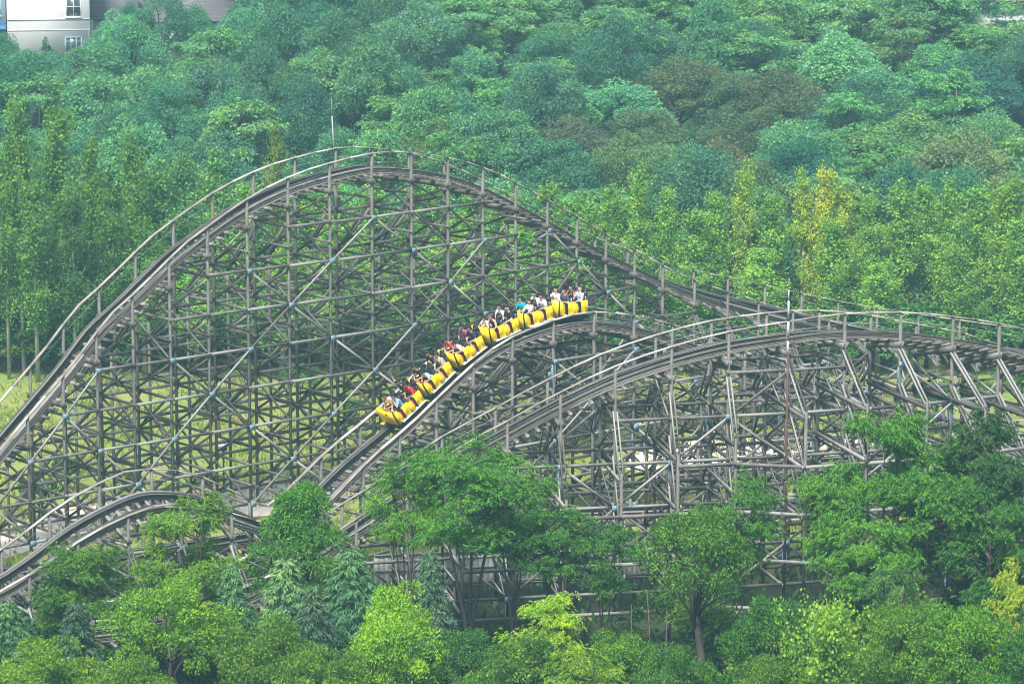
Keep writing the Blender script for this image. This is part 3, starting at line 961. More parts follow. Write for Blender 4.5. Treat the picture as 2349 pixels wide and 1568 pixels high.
def car_meshes(first):
    out = []
    mb = MB(); mb.box((-0.92, -0.46, -0.12), (0.86, 0.46, 0.26)); mb.box((-1.0, -0.70, -0.02), (0.90, 0.70, 0.20)); mb.box((-1.52, -0.07, 0.05), (-0.97, 0.07, 0.17))
    out.append(("chassis", mb, 'black'))
    mb = MB(); mb.box((-0.96, -0.80, 0.205), (0.66, 0.80, 0.26)); out.append(("step", mb, 'whitestep'))
    mb = MB(); mb.hexa([(0.86, -0.61, 0.20), (0.86, 0.61, 0.20), (0.92, 0.61, 0.20), (0.92, -0.61, 0.20), (0.90, -0.66, 0.98), (0.90, 0.66, 0.98), (0.96, 0.66, 0.98), (0.96, -0.66, 0.98)])
    out.append(("front_panel", mb, 'yellow'))
    for sg in (1, -1):
        mb = MB(); y0, y1, y2, y3 = (0.60, 0.66, 0.645, 0.705) if sg > 0 else (-0.66, -0.60, -0.705, -0.645)
        mb.hexa([(0.83, y0, 0.20), (0.83, y1, 0.20), (0.915, y1, 0.20), (0.915, y0, 0.20), (0.86, y2, 0.99), (0.86, y3, 0.99), (0.945, y3, 0.99), (0.945, y2, 0.99)])
        out.append(("edging", mb, 'black'))
        mb = MB(); a, b = (0.63, 0.73) if sg > 0 else (-0.73, -0.63)
        prism_y(mb, [(0.55, 0.262), (0.86, 0.262), (0.88, 0.95), (0.76, 0.95), (0.62, 0.80), (0.57, 0.60)], a, b); out.append(("wing", mb, 'yellow'))
        lo = (lambda pr: pr) if sg > 0 else (lambda pr: [(px, 0.262 + (pz - 0.262) * 0.7) for px, pz in pr])
        mb = MB(); prism_y(mb, lo([(-0.26, 0.262), (0.36, 0.262), (0.385, 0.86), (0.18, 0.87), (-0.03, 0.88), (-0.05, 0.79), (-0.26, 0.77)]), a, b)
        out.append(("side_panel", mb, 'yellow'))
        b2 = 0.82 if sg > 0 else -0.82
        mb = MB(); prism_y(mb, [(-0.25, 0.33), (0.02, 0.33), (0.02, 0.72), (-0.11, 0.76), (-0.25, 0.62)], min(b, b2) + (0.003 if sg > 0 else 0), max(b, b2) - (0 if sg > 0 else 0.003))
        out.append(("shoulder_box", mb, 'yellow'))
        mb = MB(); prism_y(mb, lo([(-0.93, 0.262), (-0.50, 0.262), (-0.475, 0.87), (-0.68, 0.88), (-0.92, 0.90)]), a, b)
        out.append(("side_panel", mb, 'yellow'))
        for x in (0.405, -0.455):
            mb = MB(); prism_y(mb, [(x - 0.03, 0.25), (x + 0.03, 0.25), (x + 0.045, 0.80), (x + 0.02, 0.86), (x - 0.02, 0.83), (x - 0.02, 0.58)], a - 0.012, b + 0.012)
            out.append(("trim", mb, 'black'))
    for x in (0.04, -0.90):
        for y in (0.30, -0.30):
            mb = MB(); mb.box((x - 0.10, y - 0.27, 0.28), (x + 0.40, y + 0.27, 0.52)); mb.box((x + 0.401, y - 0.27, 0.24), (x + 0.52, y + 0.33, 0.60)); out.append(("seat_cushion", mb, 'red'))
            mb = MB()
            x0 = x + 0.16
            mb.hexa([(x0 - 0.26, y - 0.25, 0.28), (x0 - 0.26, y + 0.25, 0.28), (x0 - 0.14, y + 0.25, 0.28), (x0 - 0.14, y - 0.25, 0.28), (x0 - 0.36, y - 0.22, 1.06), (x0 - 0.36, y + 0.22, 1.06), (x0 - 0.25, y + 0.22, 1.06), (x0 - 0.25, y - 0.22, 1.06)])
            mb.hexa([(x0 - 0.36, y - 0.22, 1.061), (x0 - 0.36, y + 0.22, 1.061), (x0 - 0.25, y + 0.22, 1.061), (x0 - 0.25, y - 0.22, 1.061), (x0 - 0.40, y - 0.14, 1.30), (x0 - 0.40, y + 0.14, 1.30), (x0 - 0.28, y + 0.14, 1.30), (x0 - 0.28, y - 0.14, 1.30)])
            mb.hexa([(x0 - 0.40, y - 0.14, 1.301), (x0 - 0.40, y + 0.14, 1.301), (x0 - 0.28, y + 0.14, 1.301), (x0 - 0.28, y - 0.14, 1.301), (x0 - 0.40, y - 0.08, 1.39), (x0 - 0.40, y + 0.08, 1.39), (x0 - 0.32, y + 0.08, 1.39), (x0 - 0.32, y - 0.08, 1.39)])
            out.append(("seat_back", mb, 'seatblack'))
            mb = MB(); mb.beam((x0 - 0.274, y - 0.03, 1.18), (x0 - 0.274, y + 0.03, 1.18), 0.02, 0.035); out.append(("seat_badge", mb, 'yellow'))
        mb = MB(); mb.tube([(x + 0.46, -0.58, 0.28), (x + 0.46, -0.56, 0.62), (x + 0.46, 0.0, 0.64), (x + 0.46, 0.56, 0.62), (x + 0.46, 0.58, 0.28)], 0.022, 6); out.append(("lap_bar", mb, 'steel'))
        for y in (0.30, -0.30):
            mb = MB(); mb.beam((x + 0.42, y - 0.2, 0.60), (x + 0.42, y + 0.2, 0.60), 0.12, 0.09); out.append(("lap_pad", mb, 'red'))
    for x in (0.62, -0.66):
        for y in (0.56, -0.56):
            mb = MB(); mb.tube([(x, y - 0.05, 0.015), (x, y + 0.05, 0.015)], 0.13, 14); out.append(("wheel", mb, 'black'))
    return out

def build_train():
    m0 = train_frame(s_front)
    root = empty("coaster_train", m0.translation)
    tag(root, "yellow six car roller coaster train running down the timber track", "train")
    protos = [(n, mb.mesh(n, M[mt])) for n, mb, mt in car_meshes(True)]
    for k in range(6):
        m = train_frame(s_front + SPACING * k)
        car = empty("train_car"); car.parent = root
        car.matrix_parent_inverse = Matrix.Translation(-root.location)
        car.matrix_basis = m
        for nm, me in protos:
            link(nm, me, car)
        if k == 0:
            mb = MB(); mb.tube([(0.93, 0.10, 0.78), (0.962, 0.10, 0.78)], 0.07, 14); mb.build("emblem", M['black'], car)
            mb = MB(); mb.box((0.90, -0.70, 0.12), (1.08, -0.44, 0.18)); mb.build("bumper", M['yellow'], car)
    return root
build_train()

# ------------------------------------------------------------------ people
def capsule(bm, p, q, r1, r2, n=10):
    p, q = Vector(p), Vector(q)
    d = (q - p); L = d.length
    if L < 1e-6: d = Vector((0, 0, 1))
    d.normalize()
    a = d.orthogonal().normalized(); b = d.cross(a)
    rings = []
    for t in (-1.0, -0.75, -0.4, 0.0): 
        rings.append((p + d * (t * r1), r1 * math.sqrt(max(0.0, 1 - t * t))))
    for t in (0.0, 0.4, 0.75, 1.0):
        rings.append((q + d * (t * r2), r2 * math.sqrt(max(0.0, 1 - t * t))))
    vs = []
    for c, r in rings:
        r = max(r, 1e-4)
        vs.append([bm.verts.new(c + (a * math.cos(k * 2 * math.pi / n) + b * math.sin(k * 2 * math.pi / n)) * r) for k in range(n)])
    for i in range(len(vs) - 1):
        for k in range(n):
            k2 = (k + 1) % n
            bm.faces.new((vs[i][k], vs[i][k2], vs[i + 1][k2], vs[i + 1][k]))
    bm.faces.new(list(reversed(vs[0]))); bm.faces.new(vs[-1])

def remeshed(name, bm, voxel, mat, smooth_it=2):
    me = bpy.data.meshes.new(name); bm.to_mesh(me); bm.free()
    o = bpy.data.objects.new(name + "_tmp", me); COL.objects.link(o)
    md = o.modifiers.new("r", 'REMESH'); md.mode = 'VOXEL'; md.voxel_size = voxel
    sm = o.modifiers.new("s", 'SMOOTH'); sm.iterations = smooth_it; sm.factor = 0.5
    dg = bpy.context.evaluated_depsgraph_get()
    ev = o.evaluated_get(dg)
    me2 = bpy.data.meshes.new_from_object(ev)
    bpy.data.objects.remove(o); bpy.data.meshes.remove(me)
    me2.name = name
    me2.materials.clear(); me2.materials.append(mat)
    me2.polygons.foreach_set("use_smooth", np.ones(len(me2.polygons), dtype=bool))
    return me2

MATC = {}
def cmat(kind, c):
    k = (kind, tuple(c))
    if k not in MATC:
        MATC[k] = paint(kind, c, 0.75 if kind != "hair" else 0.5, 0.25, 0.12, 9.0)
    return MATC[k]
EYE = paint("eye_dark", (0.02, 0.015, 0.012), 0.3)
LIP = paint("lip", (0.30, 0.10, 0.085), 0.5)

def elbow(sh, ha, l1, l2, pole):
    sh, ha = Vector(sh), Vector(ha)
    d = ha - sh; L = min(d.length, (l1 + l2) * 0.985)
    dn = d.normalized(); ha = sh + dn * L
    x = (l1 * l1 - l2 * l2 + L * L) / (2 * L); h = math.sqrt(max(1e-6, l1 * l1 - x * x))
    pl = Vector(pole); pl = (pl - dn * pl.dot(dn)).normalized()
    return sh + dn * x + pl * h, ha

def hand(bm, wrist, direction, palm_n, k, curl=0.5):
    d = Vector(direction).normalized(); n = Vector(palm_n); n = (n - d * n.dot(d)).normalized(); s = d.cross(n)
    w = Vector(wrist)
    for off in (-0.026, 0.0, 0.026):
        capsule(bm, w + s * off * 0.6 * k, w + (d * 0.075 + s * off) * k, 0.018 * k, 0.016 * k, 8)
    for i, (off, ln) in enumerate(((-0.034, 0.062), (-0.012, 0.078), (0.011, 0.073), (0.033, 0.055))):
        b0 = w + (d * 0.08 + s * off) * k
        m = b0 + (d * math.cos(curl * 0.6) + n * math.sin(curl * 0.6) + s * off * 3) * ln * 0.5 * k
        e = m + (d * math.cos(curl * 1.7) + n * math.sin(curl * 1.7) + s * off * 2) * ln * 0.5 * k
        capsule(bm, b0, m, 0.0105 * k, 0.010 * k, 6); capsule(bm, m, e, 0.010 * k, 0.009 * k, 6)
    t0 = w + (d * 0.03 - s * 0.03) * k; t1 = t0 + (d * 0.035 - s * 0.035 + n * 0.012) * k; t2 = t1 + (d * 0.032 - s * 0.006 + n * 0.016) * k
    capsule(bm, t0, t1, 0.013 * k, 0.011 * k, 6); capsule(bm, t1, t2, 0.011 * k, 0.009 * k, 6)

def person(car_m, x, y, spec):
    k = spec.get('k', 1.0) * 1.13
    skin = spec.get('skin', (0.52, 0.32, 0.23))
    lean = math.radians(spec.get('lean', 10))
    hl = spec.get('nod', 0.0); turn = math.radians(spec.get('turn', 0))
    hip = Vector((0.0, 0.0, 0.10))
    ax = Vector((math.sin(lean), 0, math.cos(lean)))
    waist = hip + ax * 0.16 * k; chest = hip + ax * 0.36 * k; neckb = hip + ax * 0.50 * k
    hd = Vector((math.sin(lean * 0.5 + math.radians(hl)), 0, math.cos(lean * 0.5 + math.radians(hl))))
    head = neckb + hd * 0.17 * k + Vector((0.02, 0, 0))
    sw = 0.185 * k
    shl, shr = neckb + Vector((0, sw, -0.045 * k)), neckb + Vector((0, -sw, -0.045 * k))
    hl_pos = spec.get('lh', (0.44, 0.12, 0.30)); hr_pos = spec.get('rh', (0.44, -0.12, 0.30))
    l1, l2 = 0.28 * k, 0.26 * k
    el, wl = elbow(shl, hl_pos, l1, l2, spec.get('lp', (-0.3, 0.7, -0.5)))
    er, wr = elbow(shr, hr_pos, l1, l2, spec.get('rp', (-0.3, -0.7, -0.5)))
    bm = bmesh.new()
    # torso: overlapping tapered volumes
    for sg in (-1, 1):
        capsule(bm, hip + Vector((0, sg * 0.075 * k, 0)), waist + Vector((0, sg * 0.06 * k, 0)), 0.105 * k, 0.095 * k)
        capsule(bm, waist + Vector((0, sg * 0.06 * k, 0)), chest + Vector((0, sg * 0.075 * k, 0)), 0.095 * k, 0.105 * k)
        capsule(bm, chest + Vector((0, sg * 0.075 * k, 0)), neckb + Vector((-0.005, sg * 0.10 * k, -0.05 * k)), 0.10 * k, 0.062 * k)
    capsule(bm, neckb - ax * 0.03, head - hd * 0.06 * k, 0.056 * k, 0.05 * k)
    # head: skull, jaw, nose, ears
    fx = Vector((math.cos(turn) * hd.z, math.sin(turn), -hd.x)).normalized(); fy = hd.cross(fx)
    capsule(bm, head + hd * 0.028 * k - fx * 0.014 * k, head + hd * 0.02 * k + fx * 0.012 * k, 0.088 * k, 0.080 * k, 12)
    capsule(bm, head - hd * 0.03 * k + fx * 0.02 * k, head - hd * 0.075 * k + fx * 0.045 * k, 0.066 * k, 0.040 * k, 12)
    capsule(bm, head + hd * 0.012 * k + fx * 0.082 * k, head - hd * 0.022 * k + fx * 0.098 * k, 0.011 * k, 0.016 * k, 8)
    for sg in (-1, 1):
        capsule(bm, head + fy * sg * 0.080 * k + hd * 0.02 * k, head + fy * sg * 0.080 * k - hd * 0.02 * k, 0.018 * k, 0.013 * k, 6)
    for sh, e, w in ((shl, el, wl), (shr, er, wr)):
        capsule(bm, sh, e, 0.056 * k, 0.042 * k); capsule(bm, e, w, 0.041 * k, 0.027 * k)
    for w, e, sg in ((wl, el, 1), (wr, er, -1)):
        d = (w - e).normalized()
        hand(bm, w, d, spec.get('palm', (0, 0, -1)) if d.z < 0.5 else (1, 0, 0), k, spec.get('curl', 0.9) if d.z < 0.3 else 0.2)
    # legs: thighs along the seat, shins down into the footwell
    for sg in (-1, 1):
        h0 = hip + Vector((0.02, sg * 0.085 * k, -0.01)); kn = hip + Vector((0.42 * k, sg * 0.11 * k, 0.04)); an = Vector((0.50 * k, sg * 0.11 * k, 0.10 - 0.28 * k)); 
        capsule(bm, h0, kn, 0.085 * k, 0.062 * k); capsule(bm, kn, an, 0.058 * k, 0.040 * k)
        capsule(bm, an, an + Vector((0.13 * k, 0, -0.01)), 0.042 * k, 0.034 * k)
    me = remeshed("person", bm, 0.0115, cmat("skin", skin))
    # eyes and mouth belong to the same body mesh
    bm = bmesh.new(); bm.from_mesh(me); nf = len(bm.faces)
    for sg in (-1, 1):
        c = head + hd * 0.014 * k + fx * 0.079 * k + fy * sg * 0.031 * k
        capsule(bm, c - fy * 0.008, c + fy * 0.008, 0.0095 * k, 0.0095 * k, 6)
    n2 = len(bm.faces)
    c = head - hd * 0.058 * k + fx * 0.083 * k
    capsule(bm, c - fy * 0.020 * k, c + fy * 0.020 * k, spec.get('mouth', 0.010) * k, spec.get('mouth', 0.010) * k, 6)
    bm.faces.ensure_lookup_table()
    for i in range(nf, n2): bm.faces[i].material_index = 1
    for i in range(n2, len(bm.faces)): bm.faces[i].material_index = 2
    bm.to_mesh(me); bm.free()
    me.materials.append(EYE); me.materials.append(LIP)
    body = link("person", me)
    body.matrix_world = car_m @ Matrix.Translation((x, y, 0.57))
    tag(body, spec['label'], "person", "riders on the coaster train")
    # shirt
    bm = bmesh.new(); g = 0.014
    for sg in (-1, 1):
        capsule(bm, hip + Vector((0, sg * 0.075 * k, 0.03)), waist + Vector((0, sg * 0.06 * k, 0)), 0.105 * k + g, 0.097 * k + g)
        capsule(bm, waist + Vector((0, sg * 0.06 * k, 0)), chest + Vector((0, sg * 0.075 * k, 0)), 0.097 * k + g, 0.106 * k + g)
        capsule(bm, chest + Vector((0, sg * 0.075 * k, 0)), neckb + Vector((-0.005, sg * (0.10 if not spec.get('tank') else 0.075) * k, -0.055 * k)), 0.103 * k + g, 0.060 * k + g * .6)
    if not spec.get('tank'):
        f = spec.get('sleeve', 0.62)
        for sh, e in ((shl, el), (shr, er)):
            capsule(bm, sh, sh + (e - sh) * f, 0.060 * k + g, 0.054 * k + g * 1.2)
    sm = remeshed("shirt", bm, 0.014, cmat("cotton", spec['shirt']))
    link("shirt", sm, body)
    # shorts
    bm = bmesh.new()
    for sg in (-1, 1):
        h0 = hip + Vector((0.0, sg * 0.085 * k, -0.01)); kn = hip + Vector((0.36 * k, sg * 0.11 * k, 0.035))
        capsule(bm, h0, kn, 0.100 * k, 0.078 * k)
    link("shorts", remeshed("shorts", bm, 0.016, cmat("denim", spec.get('shorts', (0.03, 0.035, 0.05)))), body)
    # hair
    bm = bmesh.new(); hc = cmat("hair", spec.get('hair', (0.012, 0.010, 0.009)))
    rr = 1.0 if spec.get('bald') else 1.09
    top = head + hd * 0.048 * k - fx * 0.022 * k
    capsule(bm, top - fx * 0.010 * k, top + fx * 0.020 * k + hd * 0.01 * k, 0.088 * k * rr, 0.078 * k * rr, 12)
    capsule(bm, top - fx * 0.03 * k, head - fx * 0.045 * k - hd * 0.02 * k, 0.082 * k, 0.066 * k, 10)
    if spec.get('long'):
        rg = random.Random(3)
        for q in range(14):
            a = top + fy * rg.uniform(-.07, .07) * k - fx * 0.03
            capsule(bm, a, a - fx * rg.uniform(.10, .26) + hd * rg.uniform(-.12, .10) + fy * rg.uniform(-.05, .05), 0.028, 0.010, 6)
    for q in range(7):
        a = top + fx * 0.05 * k + fy * (q - 3) * 0.02 * k + hd * 0.035 * k
        capsule(bm, a, a + hd * 0.03 * k + fx * 0.012 * k, 0.017 * k, 0.010 * k, 6)
    link("hair", remeshed("hair", bm, 0.012, hc, 1), body)
    return body

W_, K_ = (0.72, 0.72, 0.72), (0.018, 0.019, 0.022)
BAR = dict(lh=(0.45, 0.15, 0.26), rh=(0.45, -0.15, 0.26))
SPECS = {  # (car, row, side): side +1 is the near seat
 (0, 0, -1): dict(BAR, shirt=W_, tank=True, lean=20, skin=(0.42, 0.24, 0.16), label="rider in a white vest on the front row's far side, arms stretched out"),
 (0, 0, 1): dict(shirt=(0.22, 0.42, 0.62), lean=12, lh=(0.30, 0.08, 0.64), lp=(0.2, .6, -.8), rh=(0.45, -0.15, 0.26), label="rider in a light blue shirt in the front row holding a hand before the face"),
 (0, 1, -1): dict(shirt=K_, lean=12, rh=(0.10, -0.36, 1.18), rp=(0.2, -1, 0), lh=(0.45, 0.15, 0.28), mouth=0.02, label="rider in black throwing one arm straight up, second row of the leading car"),
 (0, 1, 1): dict(BAR, shirt=(0.58, 0.025, 0.03), lean=16, skin=(0.40, 0.22, 0.15), label="rider in a plain red T-shirt, second row of the leading car"),
 (1, 0, -1): dict(BAR, shirt=K_, lean=20, label="rider in a black T-shirt leaning to the bar beside a child in pale blue"),
 (1, 0, 1): dict(BAR, shirt=(0.42, 0.58, 0.74), lean=30, k=0.8, nod=12, label="small rider in pale blue ducking forward, front row of the second car"),
 (1, 1, -1): dict(BAR, shirt=(0.03, 0.032, 0.036), lean=12, label="rider in black beside the man in a white vest, second car's rear row"),
 (1, 1, 1): dict(BAR, shirt=W_, tank=True, lean=10, hair=(0.03, 0.012, 0.010), skin=(0.58, 0.36, 0.26), label="rider in a white vest with reddish hair, rear row of the second car"),
 (2, 0, -1): dict(shirt=(0.50, 0.05, 0.09), lean=28, nod=10, lh=(0.52, 0.12, 0.22), rh=(0.52, -0.14, 0.22), label="rider in a crimson top bent low, front row of the third car"),
 (2, 0, 1): dict(BAR, shirt=(0.70, 0.68, 0.70), lean=32, k=0.88, nod=14, label="rider in a white T-shirt hunched over the bar, front row of the third car"),
 (2, 1, -1): dict(BAR, shirt=(0.33, 0.08, 0.20), lean=14, label="rider in a magenta shirt, rear row of the third car"),
 (2, 1, 1): dict(BAR, shirt=(0.025, 0.032, 0.075), lean=14, label="rider in a navy T-shirt, rear row of the third car"),
 (3, 0, -1): dict(shirt=(0.66, 0.66, 0.74), lean=32, k=0.78, lh=(0.5, 0.12, 0.22), rh=(0.5, -0.18, 0.30), skin=(0.5, 0.28, 0.2), label="small child in white reaching forward, front row of the fourth car"),
 (3, 0, 1): dict(shirt=K_, tank=True, lean=24, nod=14, bald=True, hair=(0.10, 0.06, 0.045), skin=(0.62, 0.38, 0.29), lh=(0.48, 0.12, 0.16), rh=(0.48, -0.12, 0.16), label="cropped haired rider in a black vest looking down, front row of the fourth car"),
 (3, 1, -1): dict(BAR, shirt=W_, lean=12, label="rider in a white T-shirt beside the woman with flying hair"),
 (3, 1, 1): dict(BAR, shirt=K_, lean=8, long=True, hair=(0.045, 0.015, 0.013), skin=(0.66, 0.45, 0.37), label="woman in black with dark red hair blowing back, rear row of the fourth car"),
 (4, 0, -1): dict(BAR, shirt=(0.0, 0.30, 0.36), lean=6, turn=-25, label="rider in a teal T-shirt looking aside, front row of the fifth car"),
 (4, 0, 1): dict(BAR, shirt=(0.74, 0.70, 0.71), lean=4, k=0.88, nod=-10, mouth=0.022, label="laughing rider in a white T-shirt, front row of the fifth car"),
 (4, 1, -1): dict(BAR, shirt=(0.55, 0.57, 0.50), lean=10, label="rider in a pale grey green top, rear row of the fifth car"),
 (4, 1, 1): dict(BAR, shirt=(0.70, 0.69, 0.74), lean=16, skin=(0.5, 0.28, 0.2), mouth=0.018, label="rider in a white T-shirt gripping the bar, rear row of the fifth car"),
 (5, 0, -1): dict(shirt=(0.70, 0.66, 0.66), lean=18, nod=-6, rh=(0.58, -0.30, 0.36), lh=(0.42, 0.10, 0.34), skin=(0.55, 0.32, 0.25), label="rider in white with an arm stretched out ahead, front row of the last car"),
 (5, 0, 1): dict(shirt=(0.05, 0.06, 0.085), lean=14, lh=(0.30, 0.06, 0.30), rh=(0.34, -0.1, 0.36), mouth=0.018, label="rider in a dark grey T-shirt, front row of the last car"),
 (5, 1, -1): dict(BAR, shirt=(0.60, 0.10, 0.06), lean=12, label="rider in an orange red top, rear row of the last car"),
 (5, 1, 1): dict(BAR, shirt=(0.34, 0.40, 0.50), lean=6, nod=-10, skin=(0.66, 0.45, 0.36), hair=(0.05, 0.04, 0.035), label="rider in a grey blue T-shirt sitting tall, last seat of the train"),
}
for (c, row, side), sp in SPECS.items():
    person(train_frame(s_front + SPACING * c), 0.10 if row == 0 else -0.84, 0.30 * side, sp)

# ------------------------------------------------------------------ foliage
def unit(a):
    return a / (np.linalg.norm(a, axis=-1, keepdims=True) + 1e-9)

def kites(c, axis, nrm, L, Wd, droop=0.0):
    """leaf blades: base c, along axis, facing nrm"""
    axis = unit(axis); side = unit(np.cross(axis, nrm)); n = np.cross(side, axis)
    L = L[:, None]; Wd = Wd[:, None]
    a = c; m = c + axis * L * 0.45; t = c + axis * L - n * L * droop
    V = np.stack([a, m + side * Wd * 0.5, t, m - side * Wd * 0.5], 1).reshape(-1, 3)
    Fq = np.arange(len(V)).reshape(-1, 4)
    return V, Fq

class Tree:
    def __init__(self): self.wood = MB(); self.V = []; self.F = []; self.n = 0
    def leaves(self, V, Fq):
        self.V.append(V); self.F.append(Fq + self.n); self.n += len(V)
    def limb(self, pts, radii, n=5): self.wood.tube(pts, radii, n)
    def done(self, name, leafm, barkm, merged=False):
        V = np.concatenate(self.V); Fq = np.concatenate(self.F)
        if merged:
            wv = np.concatenate(self.wood.v); wf = np.concatenate(self.wood.f)
            me = arrays_mesh(name, np.concatenate([V, wv]), np.concatenate([Fq, wf + len(V)]), [leafm, barkm], np.concatenate([np.zeros(len(Fq)), np.ones(len(wf))]))
            return me
        return arrays_mesh(name + "_crown", V, Fq, [leafm]), self.wood.mesh(name + "_trunk", barkm, True)

def blob_leaves(T, rng, c, r, n, L, W, up=0.35, flat=1.0, hang=0.0, jitter=0.6):
    """leaves on and under the skin of one clump"""
    d = unit(rng.normal(size=(n, 3)))
    d[:, 2] = np.where(rng.random(n) < 0.65, np.abs(d[:, 2]), d[:, 2])
    rad = r * rng.uniform(0.55, 1.05, n) ** 0.6
    p = c + d * rad[:, None] * np.array([1, 1, flat])
    ax = unit(d * np.array([1, 1, 0.4]) + rng.normal(size=(n, 3)) * jitter + np.array([0, 0, -hang]))
    nr = unit(d * 0.9 + np.array([0, 0, up]) + rng.normal(size=(n, 3)) * 0.28)
    s = rng.uniform(0.7, 1.25, n)
    T.leaves(*kites(p, ax, nr, L * s, W * s, 0.15))

def broad_tree(seed, H=9.0, R=3.3, clumps=48, per=120, L=0.30, W=0.19, base=0.28, flat=0.75, merged=True, name="tree", lobes=True, shape=1.0, lean=(0, 0), thick=1.0):
    rng = np.random.default_rng(seed)
    T = Tree()
    trunk_top = np.array([rng.normal() * 0.25, rng.normal() * 0.25, H * 0.6])
    T.limb([(lean[0], lean[1], -0.3), trunk_top * [0.4, 0.4, 0.5] + np.array([lean[0] * .35, lean[1] * .35, 0]), trunk_top], [0.03 * H * thick, 0.022 * H * thick, 0.009 * H * thick], 7)
    cz = H * (base + 1) / 2; hz = H * (1 - base) / 2
    ph = rng.uniform(0, 6.28, 4)
    for k in range(clumps):
        d = unit(rng.normal(size=3)); 
        if d[2] < -0.35: d[2] *= -0.6; d = unit(d)
        a = math.atan2(d[1], d[0])
        lob = 1 + 0.16 * math.sin(2 * a + ph[0]) + 0.12 * math.sin(3 * a + ph[1]) + 0.10 * math.sin(5 * d[2] + ph[2])
        q = rng.uniform(0.55, 1.0) ** 0.5
        zs = d[2]
        c = np.array([d[0] * R * lob * q, d[1] * R * lob * q, cz + hz * zs * q * (1 + .06 * math.sin(ph[3] + 2 * a))])
        if shape > 1 and c[2] > cz: c[:2] *= (1 - (c[2] - cz) / hz * 0.45 * (shape - 1))
        r = R * rng.uniform(0.20, 0.36)
        blob_leaves(T, rng, c, r, per, L, W, flat=flat)
        if k % 5 == 0:
            T.limb([trunk_top * [0.7, 0.7, 0.55 + 0.3 * rng.random()], c * [0.6, 0.6, 0.93], c], [0.011 * H, 0.007 * H, 0.003 * H], 5)
    return T.done(name, M['leaf'], M['bark'], merged)

def tier_tree(seed, H=8.5, R=3.2, branches=30, L=0.21, W=0.052, base=0.35, merged=False, name="tree", sprays=84, blades=12, lean=0.0, fork=True):
    """airy tree with flat layered sprays of pinnate leaves"""
    rng = np.random.default_rng(seed)
    T = Tree()
    stems = []
    nst = 3 if fork else 1
    for s in range(nst):
        a = s * 2.1 + rng.uniform(0, 1)
        off = 0.13 * R * (1 if fork else 0.2)
        pts = [np.array([lean * 0, 0, -0.3]), np.array([math.cos(a) * off * .4, math.sin(a) * off * .4, H * 0.22]), np.array([math.cos(a) * off * 1.8, math.sin(a) * off * 1.8, H * 0.55]), np.array([math.cos(a) * off * 2.4, math.sin(a) * off * 2.4, H * 0.9])]
        T.limb(pts, [0.0105 * H, 0.009 * H, 0.0068 * H, 0.003 * H], 7); stems.append(pts)
    for b in range(branches):
        st = stems[b % nst]
        f = rng.uniform(0, 1)
        z = H * (base + (0.98 - base) * f)
        p0 = st[2] + (st[3] - st[2]) * np.clip((z / H - 0.55) / 0.35, -0.8, 1.0) + np.array([0, 0, -0.4])
        a = rng.uniform(0, 6.283)
        reach = R * (0.45 + 0.75 * math.sin(math.pi * min(1, 0.22 + 0.72 * f))) * rng.uniform(0.55, 1.05)
        tip = np.array([math.cos(a) * reach, math.sin(a) * reach, z + rng.uniform(-0.2, 0.5)])
        mid = p0 * 0.45 + tip * 0.55 + np.array([0, 0, 0.25])
        T.limb([p0, mid, tip], [0.006 * H, 0.004 * H, 0.0015 * H], 5)
        # flat cluster of compound leaves around the outer half of the branch
        n = sprays
        t = rng.uniform(0.25, 1.05, n)
        c = mid + (tip - mid) * ((t - 0.35) / 0.65)[:, None] + rng.normal(size=(n, 3)) * np.array([0.42, 0.42, 0.16]) * (R / 3.2)
        d = unit(np.stack([np.cos(a) + rng.normal(size=n) * 0.9, np.sin(a) + rng.normal(size=n) * 0.9, rng.normal(size=n) * 0.25 - 0.05], 1))
        # each compound leaf: rachis with blades both sides, drooping at the tip
        k = np.arange(blades) / blades
        side = unit(np.cross(d, [0, 0, 1.0]))
        for j in range(blades):
            sg = 1 if j % 2 else -1
            base_p = c + d * (k[j] * L * 1.5) + np.array([0, 0, -1.0]) * (k[j] ** 2 * L * 0.55)
            ax = d * 0.45 + side * sg + rng.normal(size=(n, 3)) * 0.22 + np.array([0, 0, -0.25])
            nr = np.array([0, 0, 1.0]) + rng.normal(size=(n, 3)) * 0.35
            s = rng.uniform(0.75, 1.2, n)
            T.leaves(*kites(base_p, ax, nr, L * 0.75 * s, W * 1.25 * s, 0.2))
    return T.done(name, M['leaf'], M['bark'], merged)

